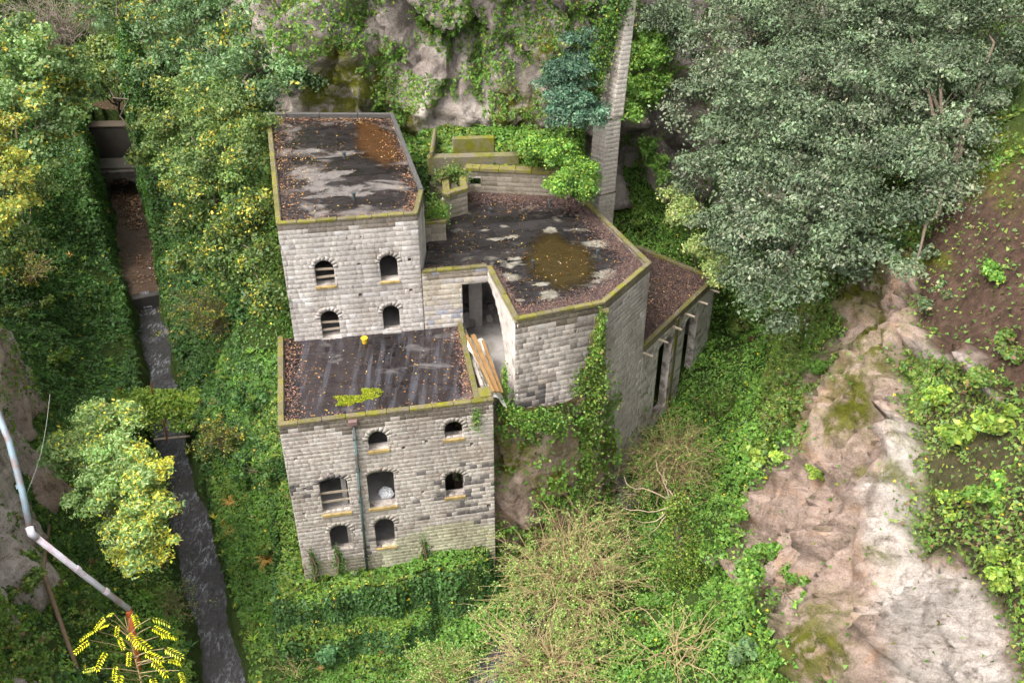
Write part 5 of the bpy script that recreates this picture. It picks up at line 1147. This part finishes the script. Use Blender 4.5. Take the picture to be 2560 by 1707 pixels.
tree('fern_bush', 'small fern clump hanging on the dark rock right of the pier', 'shrub', att(1635, 370, 68), W([(1620, 365, 67, .55), (1645, 410, 67, .6), (1655, 440, 66.5, .45)]), 70, 55, .4, .2, PAL_BRIGHT+PAL_MID[:2], 216, .04, LEAF, .5, hang=.15)
def bush(px, py, r, pal, label, seed, leaf=.14, per=60, k=22, mat=LEAF, wide=.75, sp=1., name='shrub', lift=.45, dens=1.):
    h = hit(px, py); rng = random.Random(seed); lob = [(h+Vector((rng.uniform(-r, r)*1.15*sp, rng.uniform(-.9, .9)*r, r*rng.uniform(.1, .6)*lift*2)), r*rng.uniform(.22, .55)) for _ in range(7)]
    return tree(name, label, 'shrub', h-Vector((0, 0, .2)), lob, int(k*r*dens)+22, per, .26+.10*r, leaf, pal, seed, .03+.02*r, mat, wide, 'shrubs on the slopes', shellp=.75, hang=.05)
YG = [(.20, .25, .035, 3), (.14, .20, .03, 4), (.085, .15, .025, 3)]
for i, (px, py, r, pal, lab, leaf) in enumerate([
    (1965, 1500, 1.5, PAL_BRIGHT, 'rounded bright green bush at the foot of the right cliff', .15), (1910, 1420, .9, PAL_BRIGHT, 'small bright shrub at the left end of the cliff-foot bush', .14),
    (2330, 750, 1.2, [(.05, .09, .035, 4), (.08, .12, .05, 3), (.2, .16, .09, 1)], 'dark evergreen shrub on the brown slope under the corner oak', .15), (2250, 640, .9, PAL_DARK, 'dark shrub at the top of the grey rock under the oaks', .15),
    (2360, 1000, .8, YG, 'vivid yellow-green large-leaved plant above the pale rock', .26), (2410, 1110, 1.1, YG, 'yellow-green leafy shrub right of the orange-stained rock', .2), (2510, 1080, 1.2, YG, 'big-leaved light green shrub at the right edge', .26),
    (2480, 1240, 1.1, PAL_BRIGHT+YG, 'green shrub below the big-leaved one at the right edge', .2), (2400, 1260, .9, PAL_MID+YG, 'low shrub at the rim of the white rock face', .16), (2530, 1420, 1.0, YG, 'yellowish shrub on the lower right edge of the slope', .16),
    (2450, 950, .7, PAL_RIGHT, 'small weedy bush by the exposed roots on the right slope', .15), (2540, 880, .9, PAL_RIGHT, 'weedy bush at the right edge of the brown slope', .17), (2500, 690, .8, PAL_BRIGHT, 'low green bush high on the brown slope', .17),
    (2060, 920, .7, PAL_BRIGHT, 'bright fern tuft on top of the left rock rib', .2), (2010, 850, .8, PAL_RIGHT, 'yellow-green tuft at the upper end of the rock rib', .17), (1960, 1020, .9, PAL_RIGHT, 'mossy shrub on the ridge between ravine and rock', .15),
    (1930, 1150, .8, YG, 'light fern clump on the ridge above the ravine', .2), (1860, 1290, .8, PAL_BRIGHT, 'leafy shrub where the ridge meets the ravine floor', .16), (2040, 1180, .4, YG, 'tiny lime green tuft on the bare rock face', .14),
    (1780, 1010, .9, PAL_BRIGHT, 'green shrub on the ravine bank right of the annex', .15), (1830, 820, 1.0, PAL_RIGHT, 'yellowish shrub under the lowest oak boughs', .16), (1560, 560, .9, PAL_MID, 'low green shrub behind the annex roof', .15), (1640, 1530, .9, PAL_BRIGHT, 'low leafy mound on the ravine floor', .15),
    (1880, 1640, 1.0, [(.10, .17, .07, 4), (.14, .21, .09, 2)], 'grey-green broad-leaved plant at the bottom right of the ravine', .26), (1790, 1560, .8, PAL_BRIGHT, 'small fresh green shrub left of the grey-green plant', .15),
    (820, 1620, .7, [(.06, .14, .05, 3), (.09, .19, .07, 2)], 'dark broad-leaved weed on the lower terrace before the mill', .22), (690, 1370, .7, PAL_MID, 'yellowish shrub at the left foot of the mill', .14), (640, 1180, 1.0, PAL_DARK+PAL_MID[:1], 'dark bush on the bank left of the front block', .17),
    (500, 1080, 1.1, PAL_MID, 'mixed green and yellow bush at the right end of the ivy bridge', .17), (620, 780, 1.0, PAL_DARK, 'fern-like dark bush left of the tower foot', .2), (640, 1000, .9, PAL_DARK, 'dark weed clump left of the lower roof', .2),
    (250, 1160, .0, PAL_DARK, '', .15), (130, 900, .8, PAL_MID, 'yellow-green bush on the ledge of the left cliff', .15), (60, 780, 1.2, PAL_RIGHT, 'pale bush on top of the left cliff', .15), (40, 1480, 1.1, PAL_RIGHT, 'light green shrub below the bend of the pipe at the left edge', .16), (60, 1640, 1.3, PAL_RIGHT, 'grey-green shrub in the lower left corner', .16), (220, 1560, .9, PAL_RIGHT, 'yellowish weed clump under the white pipe', .15), (460, 880, .9, PAL_DARK, 'dark bush overhanging the stream pool', .16), (330, 1480, .9, PAL_DARK+PAL_MID, 'leafy shrub by the stream under the ash tree', .15)]):
    if r > 0: bush(px, py, r*(.75 if px > 2300 else 1.), pal, lab, 300+i, leaf)

def twig_shrub(name, label, base, H, R, stems, seed, mat=TWIG, leafcols=PAL_BRIGHT, nleaf=1500, leaf=.12, thick=.022, sub=5, droop=.5, lean=(0, 0), up=.9, group='bare twiggy shrubs'):
    rng = np.random.default_rng(seed); base = Vector(base); root = thing(name, label, 'shrub', tuple(base), group); b = np.array(base); paths = []; tips = []
    for i in range(stems):
        az = rng.random()*6.283; rr_ = R*math.sqrt(rng.random())*1.0; hh = H*rng.uniform(.55, 1.1)*(1-.35*(rr_/R)**2); t = np.linspace(0, 1, 9); cv = rng.uniform(1.1, 1.9)
        bx_, by_ = rng.normal(0, .11*R, 2); x = b[0]+bx_+(math.cos(az)*rr_+lean[0]*hh)*t**cv; y = b[1]+by_+(math.sin(az)*rr_+lean[1]*hh)*t**cv; z = b[2]-.1+hh*(up*t+(1-up)*t**2)*1.0-droop*hh*np.clip(t-.45, 0, 1)**2*rr_/R*2.2
        p = np.stack([x, y, z], 1)+np.cumsum(rng.normal(0, .07, (9, 3)), 0); paths.append((p, np.linspace(thick*1.25, thick*.4, 9)))
        for s in range(sub):
            k = rng.integers(3, 9); d = rdir(rng, 1)[0]*.8+np.array([math.cos(az)*.5, math.sin(az)*.5, .35]); d /= np.linalg.norm(d); L = rng.uniform(.5, 1.5)*H/4.5; tt = np.linspace(0, 1, 5)[:, None]
            q = p[k]+d*L*tt; q[:, 2] -= (tt[:, 0]**2)*L*rng.uniform(.05, .5); q += np.cumsum(rng.normal(0, .02, q.shape), 0); paths.append((q, np.linspace(thick*.55, thick*.28, 5))); tips.append(q[rng.integers(2, 5)]); tips.append(q[4])
    V, F = tubes_np(paths, 4); link('stems', mesh_np('stems', V-b, F, mat, smooth=True), root)
    tips = np.array(tips); sel = tips[rng.choice(len(tips), max(1, int(nleaf/9)))]; P = np.repeat(sel, 9, 0); n = len(P); P = P+rng.normal(0, .13, (n, 3)); C = pick_cols(rng, n, leafcols, .2); L = rng.uniform(.7, 1.3, n)*leaf
    V, F, T = leaf_geo(P, rdir(rng, n), np.array([0, 0, .8])+rng.normal(0, .5, (n, 3)), L, L*.6, C); link('leaves', mesh_np('leaves', V-b, F, LEAF, T), root); return root
LT = [(.17, .25, .06, 3), (.12, .21, .04, 4), (.22, .27, .08, 2)]
twig_shrub('bare_willow', 'largest fountain of tan bare willow twigs in front of the ravine', hit(1430, 1510), 6.4, 4.6, 210, 401, nleaf=13000, leafcols=LT, sub=6, thick=.03)
twig_shrub('bare_willow', 'upright bare willow with fresh green leaves below the mossy rock', hit(1450, 1400), 6.2, 3.8, 110, 402, nleaf=5500, leafcols=PAL_BRIGHT+LT, sub=6, lean=(-.15, .15))
twig_shrub('bare_willow', 'low tan tangle of arching twigs at the bottom edge over the creek', hit(1370, 1680), 3.4, 4.6, 170, 403, nleaf=7000, leafcols=LT, sub=5, thick=.03, droop=.9)
twig_shrub('bare_willow', 'small pale twiggy shrub at the bottom left of the tan tangle', hit(1110, 1700), 2.6, 2.0, 44, 404, nleaf=3000, leafcols=LT, sub=6)
twig_shrub('bare_sapling', 'few long yellowish bare branches spreading from one stump on the ravine floor', hit(1690, 1650), 3.4, 3.2, 26, 405, nleaf=700, leafcols=LT, sub=4, thick=.035, droop=.5)
twig_shrub('bramble_thicket', 'tangled brown bramble thicket against the annex wall', hit(1680, 1220), 5.2, 3.4, 170, 406, TWIG, PAL_BRIGHT+PAL_MID, 6000, .14, .02, 8, .6, lean=(-.12, .05))
twig_shrub('bramble_thicket', 'brown brambles with green sprays right of the annex', hit(1790, 1030), 2.4, 1.7, 40, 407, TWIG_D, PAL_MID+PAL_BRIGHT, 2600, .15, .02, 7, .6)
twig_shrub('drooping_shrub', 'bare arching shrub with sparse yellow leaves leaning over the stream', hit(560, 820), 3.6, 3.0, 60, 408, TWIG_D, OLV+YEL, 2600, .17, .025, 6, .9, lean=(-.35, 0))
twig_shrub('stream_bramble', 'dry arching brambles crossing the lower stream', hit(420, 1520), 1.8, 1.9, 34, 409, TWIG_D, PAL_MID, 600, .12, .018, 5, .9, lean=(.4, 0))
twig_shrub('bare_tree', 'grey leafless twig tangle in the upper left corner', hit(170, 120), 7.5, 6.5, 90, 410, simple('grey_twig', (.26, .21, .17), .9, .3), OLV, 900, .2, .035, 8, .3)
twig_shrub('dry_bush', 'tan twiggy bush on the left cliff edge', hit(70, 700), 2.2, 2.2, 60, 411, TWIG, OLV+YEL, 1500, .14, .018, 7, .4)
twig_shrub('dry_bush', 'reddish dry fern tangle on the terrace behind the hall', Vector((.9, 57.4, 15.7)), 1.1, 1.1, 26, 412, RUST, PAL_MID, 250, .12, .014, 5, .9)
twig_shrub('bramble_thicket', 'twiggy bush with yellow leaves at the right end of the ivy bridge', hit(560, 1110), 2.4, 1.7, 46, 413, TWIG_D, OLV+YEL, 2000, .15, .018, 6, .9)
twig_shrub('bramble_thicket', 'thin dry stalks on the grassy bottom edge before the mill', hit(740, 1690), 1.6, 1.4, 16, 414, TWIG, PAL_BRIGHT, 300, .12, .015, 3, .3)

# vine column on the hall's front corner
def wall_vine(name, label, pts, n, seed, pal, leaf=.15, depth=.5, hang=.35, wide=.75):
    rng = np.random.default_rng(seed); A = np.array([p[:3] for p in pts], float); wd_ = np.array([p[3] for p in pts]); t = rng.random(n)*(len(A)-1); i = np.minimum(t.astype(int), len(A)-2); f = (t-i)[:, None]; C = A[i]*(1-f)+A[i+1]*f; w = wd_[i]*(1-f[:, 0])+wd_[i+1]*f[:, 0]
    k = fbm(np.stack([C[:, 2]*1.3, rng.normal(0, .6, n), np.zeros(n)], 1), seed, 3); P = C+np.stack([rng.normal(0, .5, n)*w*(1+.5*k), -np.abs(rng.normal(0, .5, n))*depth+rng.normal(0, .3, n)*w*.3, rng.normal(0, .3, n)], 1)
    root = thing(name, label, 'vine', tuple(A[-1])); Nn = np.array([.1, -.6, .5])+rng.normal(0, .45, (n, 3)); Ad = np.array([0, 0, -1.])*hang+rdir(rng, n)*.6; L = rng.uniform(.7, 1.3, n)*leaf
    C2 = pick_cols(rng, n, pal)*(1+.3*fbm(P*1.2, seed+3, 2))[:, None]; V, F, T = leaf_geo(P, Ad, Nn, L, L*wide, np.clip(C2, .005, .6)); link('leaves', mesh_np('leaves', V-A[-1], F, LEAF, T), root)
    pth = [(A+rng.normal(0, .08, A.shape)+np.array([0, -.12, 0]), np.full(len(A), .03)) for _ in range(4)]; V, F = tubes_np(pth, 5); link('stems', mesh_np('stems', V-A[-1], F, TWIG_D), root); return root
hd = HD+Vector((-.25, -.25, 0))
wall_vine('wall_vine', 'broad green vine and moss column down the front corner of the hall', [(hd.x+.1, hd.y, 13.8, .15), (hd.x+.05, hd.y-.05, 12.4, .22), (hd.x-.05, hd.y-.1, 10.9, .5), (hd.x-.35, hd.y-.2, 9.2, .8), (hd.x-.4, hd.y-.5, 7., .75), (hd.x-.5, hd.y-.9, 4.5, .8), (hd.x-.65, hd.y-1.0, 2., .9), (hd.x-.7, hd.y-1.1, 0, .9)], 14000, 501, [(.075, .13, .02, 4), (.11, .17, .025, 3), (.05, .09, .018, 3), (.15, .17, .03, 1), (.12, .085, .03, .7)])
m = MB(); q = HD+deu*.02; strip = thing('moss_streak', 'vivid moss stain running down from the roof outlet at the hall corner', 'moss', (HD.x, HD.y, 4))
for i in range(12):
    z = 13.6-i*.85; w = .45+.25*math.sin(i*1.3)+.03*i; c = HC+cu*(CDL-w-.1+.1*math.sin(i)); m.box((c.x+cn.x*.035, c.y+cn.y*.035, z-.9), cu*w, cn*(.05+.02*(i % 3)), (0, 0, .93))
m.build('moss_mat', MOSSWALL, strip, bevel=.02)
bl = HC+cu*.0
wall_vine('corner_vine', 'small creeper climbing the arch wall beside the tarpaulin', [(HC.x-.55, HC.y+.25, 11.2, .12), (HC.x-.5, HC.y-.05, 10.2, .25), (HC.x-.6, HC.y-.4, 9.2, .5)], 700, 502, PAL_MID+PAL_BRIGHT, .12, .2)
wall_vine('rock_creeper', 'leafy creeper on the ledge between front block and hall', [(-.5, 40.3, 9.5, .5), (.3, 39.8, 9.3, .8), (1.6, 39.7, 9.1, .9), (2.4, 39.9, 8.9, .5)], 2600, 503, PAL_BRIGHT+PAL_MID, .13, .35)
for i, (px, py, h, lab) in enumerate(((1062, 1395, 2.0, 'thin ivy strand on the lower middle of the front wall'), (785, 1420, 1.7, 'ivy climbing the lower left corner of the front wall'), (845, 1400, 1.4, 'ivy strand under the lowest left window'))):
    uu, zz = plane_uz(px, py, FL, FU); c = FL+FU*uu+FN*.1; wall_vine('wall_ivy', lab, [(c.x, c.y, zz+h*.75, .12), (c.x+.08, c.y, zz+h*.2, .2), (c.x, c.y-.05, max(zz-h*.5, .1), .38)], 420, 510+i, PAL_DARK+PAL_MID[:2], .11, .12)
uu, zz = plane_uz(1190, 1045, FL, FU); c = FL+FU*uu+FN*.15; wall_vine('wall_tuft', 'small green tuft growing from the wall near the upper right window', [(c.x, c.y, zz+.25, .22), (c.x, c.y, zz-.2, .22)], 240, 520, PAL_BRIGHT, .12, .2)
wall_vine('planter_weeds', 'weeds overgrowing the masonry block beside the tower', [tuple(at(1085, 500, 15.8))+(.6,), tuple(at(1100, 540, 15.7))+(.5,), tuple(at(1075, 545, 15.7))+(.6,)], 1500, 521, PAL_MID+PAL_BRIGHT, .13, .15)
wall_vine('planter_weeds', 'weeds in the square moss-topped planter', [tuple(at(1120, 440, 16.1))+(.7,), tuple(at(1145, 430, 16.1))+(.7,), tuple(at(1090, 450, 16.1))+(.6,)], 1300, 522, PAL_MID+OLV, .12, .15)
wall_vine('terrace_weeds', 'leafy weeds along the back terrace wall', [tuple(at(1180, 440, 15.2))+(.3,), tuple(at(1215, 430, 15.2))+(.3,), tuple(at(1235, 410, 15.9))+(.2,)], 500, 523, PAL_BRIGHT, .13, .15)

wall_vine('pier_ivy', 'dark ivy hanging down the left side of the tall pier', [(6.5, 59.4, 26.8, .9), (6.2, 59.4, 24.6, .8), (5.5, 59.5, 22, .7), (5.1, 59.4, 19.5, .5), (4.9, 59.3, 17.5, .45)], 6000, 540, PAL_DARK+PAL_MID, .16, .4)
# ivy-wrapped stump with dead branches
sb = hit(1705, 1450); st_top = att(1690, 1250, (sb-CAM).length/ray(1705, 1450).length*.965)
wall_vine('ivy_stump', 'ivy-draped dead trunk with bleached bare branches on the ravine floor', [(st_top.x, st_top.y, st_top.z, .5), (st_top.x+.15, st_top.y+.1, st_top.z-1.2, .75), (sb.x+.1, sb.y+.2, sb.z+1.2, .95), (sb.x, sb.y, sb.z, 1.1)], 9000, 530, PAL_MID+[(.13, .09, .04, 1.5), (.16, .22, .03, 3)], .12, .7)
root = [o for o in bpy.data.objects if o.name.startswith('ivy_stump')][0]; rng = np.random.default_rng(7); paths = []
for tip in ((1560, 1190), (1585, 1300), (1620, 1340), (1640, 1150), (1665, 1165), (1560, 1270)):
    e = np.array(att(tip[0], tip[1], (st_top-CAM).length/ray(1690, 1250).length-rng.uniform(0, 1.2))); s = np.array(st_top)-np.array([0, 0, .3]); t = np.linspace(0, 1, 8)[:, None]; p = s*(1-t)+e*t; p[:, 2] += np.sin(t[:, 0]*3.1)*rng.uniform(-.5, .3); p += np.cumsum(rng.normal(0, .22, p.shape), 0)*t*(1-t)*2.5; paths.append((p, np.linspace(.045, .015, 8)))
paths.append((np.stack([np.array(sb)*(1-t)+np.array(st_top)*t for t in np.linspace(0, 1, 6)]), np.linspace(.35, .2, 6))); V, F = tubes_np(paths[:-1], 6); link('dead_branches', mesh_np('dead_branches', V-np.array(root.location), F, DEADWOOD, smooth=True), root); V, F = tubes_np(paths[-1:], 8); link('trunk', mesh_np('trunk', V-np.array(root.location), F, BARK, smooth=True), root)

# ------------------------------------------------------------------ ivy footbridge, pipe, cable, log, sapling, ferns
ba, bb = at(285, 1030, .3), at(690, 1000, .3); br = thing('ivy_footbridge', 'narrow footbridge buried in ivy crossing the stream with rusty posts', 'bridge', tuple(ba))
m = MB(); du_ = (bb-ba); nn_ = Vector((-du_.y, du_.x, 0)).normalized(); m.box(ba-Vector((0, 0, .5))-nn_*.5, du_, nn_*1.1, (0, 0, .35)); m.build('deck', WOOD, br)
for i, (px, y0, y1) in enumerate(((378, 958, 1050), (500, 1000, 1050), (300, 968, 1010), (408, 1050, 1095))):
    p = at(px+8, y1, -.2); q = CAM+ray(px, y0)*((p-CAM).length/ray(px, y0).length*.985); m = MB(); m.tube([p-Vector((0, 0, .3)), q], [.06, .055], 6); m.build('post', RUST, br)
m = MB(); m.tube([at(385, 1098, -1.2), at(520, 1085, -1.0)], [.07, .07], 6); m.build('beam', WOOD, br)
rng = np.random.default_rng(61); n = 20000; t = rng.random(n)[:, None]; P = np.array(ba)*(1-t)+np.array(bb)*t; P += np.array(nn_)*rng.uniform(-1.1, 1.1, (n, 1)); hgt = .9+.9*np.clip(fbm(P*.7, 4, 3)+.4, 0, 1); P[:, 2] += rng.random(n)**.6*hgt-.35; drp = rng.random(n) < .3; P[drp, 2] -= rng.random(drp.sum())*.9; P[drp] -= np.array(nn_)*.6
V, F, T = leaf_geo(P, rdir(rng, n), np.array([0, -.2, .8])+rng.normal(0, .45, (n, 3)), rng.uniform(.11, .2, n), .14, pick_cols(rng, n, [(.13, .20, .03, 5), (.17, .24, .035, 3), (.10, .16, .025, 3), (.3, .27, .03, .4)])); tag(link('ivy', mesh_np('ivy', V-np.array(ba), F, LEAF, T), br), kind='stuff')
p0, p1, p2, p3 = att(-20, 1000, 45.5), att(78, 1333, 44.5), att(322, 1522, 48.5), att(358, 1740, 50.5)
pipe = thing('drain_pipe', 'long bent plastic drain pipe, blue-grey then white then rusty orange, on the left bank', 'pipe', tuple(p3))
PB = simple('faded_blue_pipe', (.20, .27, .31), .45, .25, 1.2, dark=(.21, .15, .14), dscale=.9); PW = simple('white_pipe', (.66, .62, .68), .4, .12, 2., dark=(.55, .42, .45), dscale=1.5); PO = simple('orange_pipe', (.42, .10, .03), .5, .25, 2.)
pm = att(22, 1100, 45.3); m = MB(); m.tube([p0, pm, att(55, 1225, 44.8), p1], [.15]*4, 12); m.build('upper_pipe', PB, pipe, smooth=True)
m = MB(); m.tube([p1, p1.lerp(p2, .5)+Vector((0, 0, -.08)), p2], [.148]*3, 12); m.build('middle_pipe', PW, pipe, smooth=True); m = MB(); m.tube([p2, p2.lerp(p3, .5), p3], [.14]*3, 12); m.build('lower_pipe', PO, pipe, smooth=True)
m = MB(); m.tube([p1+(p0-p1).normalized()*.3, p1, p1+(p2-p1).normalized()*.35], [.175, .18, .175], 12); m.build('pipe_elbow', PW, pipe, smooth=True)
for f_, a_, b_, mm in ((.45, p1, p2, PW), (.75, p1, p2, PW), (.05, p2, p3, PO), (.5, pm, p1, PB)):
    c = a_.lerp(b_, f_); d = (b_-a_).normalized()*.1; m = MB(); m.tube([c-d, c+d], [.17, .17], 12); m.build('pipe_collar', mm, pipe)
ca, cb_ = att(125, 985, 50), att(68, 1230, 45.2); t = np.linspace(0, 1, 14)[:, None]; p = np.array(ca)*(1-t)+np.array(cb_)*t; p[:, 2] -= np.sin(t[:, 0]*3.14)*.5; V, F = tubes_np([(p, np.full(14, .016))], 5)
tag(link('loose_cable', mesh_np('loose_cable', V, F, CABLE)), 'thin pale cable hanging from the left cliff to the pipe', 'cable')
lg = [hit(130, 1330)+Vector((0, 0, .5)), hit(112, 1440)+Vector((0, 0, .4)), hit(150, 1550)+Vector((0, 0, .4)), hit(200, 1690)+Vector((0, 0, .3))]; m = MB(); m.tube(lg, [.09, .12, .12, .1], 7); tag(m.build('fallen_branch', simple('log_bark', (.17, .115, .07), .9, .4, 4., .02), smooth=True), 'long brown fallen branch lying down the left bank', 'branch')

sap_b = Vector((-14.4, 22.9, gz(-14.4, 22.9))); sap = thing('yellow_sapling', 'thin sapling with bright yellow feathery leaves in the lower left foreground', 'tree', tuple(sap_b)); rng = np.random.default_rng(88)
stp = att(312, 1540, 38); ptsm = [sap_b, sap_b.lerp(stp, .4)+Vector((.15, 0, 0)), sap_b.lerp(stp, .75), stp]; br_paths = [([list(p) for p in ptsm], [.07, .055, .04, .018])]
def frond_mesh(seed, col):
    r = np.random.default_rng(seed); k = 7; P = []; A = []; Nn = []; x = np.linspace(.15, 1, k); zc = -.28*x**2
    for s in (-1, 1):
        for i in range(k): P.append((x[i]+.05, s*.13, zc[i]-.03)); A.append((.55, s*1., -.45)); Nn.append((0, 0, 1))
    P.append((1.1, 0, -.36)); A.append((1, 0, -.5)); Nn.append((0, 0, 1)); P = np.array(P); n = len(P); sz = np.where(np.abs(P[:, 0]-.6) < .45, .26, .2)*r.uniform(.75, 1.15, n)
    V, F, T = leaf_geo(P, np.array(A)+r.normal(0, .12, (n, 3)), np.array(Nn)+r.normal(0, .25, (n, 3)), sz, sz*.36, pick_cols(r, n, col, .12)); v2, f2 = tubes_np([(np.stack([x, x*0, zc], 1), np.full(k, .008))], 4)
    return mesh_np('leaf_frond', np.concatenate([V, v2]), np.concatenate([F, f2+len(V)]), LEAF, np.concatenate([T, np.tile((.45, .36, .04), (len(v2), 1))]))
FM = [frond_mesh(i, [(.80, .62, .01, 4), (.65, .55, .02, 2)] if i < 4 else [(.45, .48, .04, 3), (.3, .38, .04, 2)]) for i in range(5)]
spots = [(300, 1535), (345, 1530), (280, 1560), (375, 1545), (250, 1575), (330, 1580), (390, 1565), (240, 1600), (300, 1590), (350, 1590), (410, 1590), (270, 1625), (330, 1625), (380, 1630), (290, 1660), (360, 1650), (420, 1650), (255, 1670), (320, 1680), (440, 1640), (400, 1690), (350, 1700), (280, 1700), (450, 1675), (310, 1560), (265, 1540), (420, 1620)]
for i, (px, py) in enumerate(spots):
    c = att(px+rng.normal(0, 9)-8, py, 37.5+rng.uniform(-.8, .8)); tt = min(.98, max(.3, 1-(py-1540)/420-.12)); s = sap_b.lerp(stp, 1-(py-1540)/900-.06); d = c-s; ang = math.atan2(d.y, d.x)+rng.normal(0, .3)
    br_paths.append(([list(s), list(s.lerp(c, .5)+Vector((0, 0, .1))), list(c)], [.02, .015, .009])); o = link('leaf_frond', FM[rng.integers(0, 5)], sap, c-sap_b); o.rotation_euler = (rng.normal(0, .3), rng.normal(.1, .25), ang); q = rng.uniform(.42, .78); o.scale = (q, q, q)
V, F = tubes_np([(np.array(a), np.array(b)) for a, b in br_paths], 6); link('trunk', mesh_np('trunk', V-np.array(sap_b), F, TWIG, smooth=True), sap)
def fern(px, py, size, col, label, seed, k=9):
    h = hit(px, py); rng = np.random.default_rng(seed); root = thing('fern', label, 'fern', tuple(h), 'ferns'); VV = []; 
    for i in range(k):
        az = i*6.283/k+rng.normal(0, .2); L = size*rng.uniform(.8, 1.15); x = np.linspace(.1, 1, 14); r_ = L*x; z = L*(.75*x-.85*x**2)+.1; d = np.array([math.cos(az), math.sin(az)]); sd = np.array([-d[1], d[0]]); P = []; A = []; 
        for s in (-1, 1):
            for j in range(14): w = .2*L*(1-x[j]*.9); P.append((*(d*r_[j]+sd*s*w*.5), z[j])); A.append((*(sd*s+d*.4), -.2))
        P = np.array(P); n = len(P); Ls = np.tile(.22*L*(1-x*.85), 2); V, F, T = leaf_geo(P, np.array(A), np.array([0, 0, 1.])+rng.normal(0, .15, (n, 3)), Ls, Ls*.42, pick_cols(rng, n, col, .12)); tag(link('frond', mesh_np('frond', V, F, LEAF, T), root), kind='stuff')
BRN = [(.30, .16, .04, 3), (.24, .18, .04, 2)]
fern(668, 1402, .95, BRN, 'brown withered fern beside the lower left mill corner', 1); fern(578, 1258, .8, BRN, 'rusty fern on the bank halfway along the front block', 2); fern(655, 770, 1.2, PAL_MID, 'green fern at the foot of the tower wall', 3); fern(640, 995, 1.1, PAL_MID, 'green fern left of the lower roof corner', 4); fern(1010, 300, 1.2, PAL_BRIGHT, 'bright fern hanging behind the tower roof corner', 5); fern(575, 1330, .8, BRN+PAL_MID, 'half-withered fern on the left bank of grass', 6); fern(2060, 925, .9, PAL_BRIGHT, 'bright fern on top of the rock rib right of the ravine', 7); fern(1880, 1180, .9, PAL_BRIGHT, 'light green fern on the ravine ridge', 8)
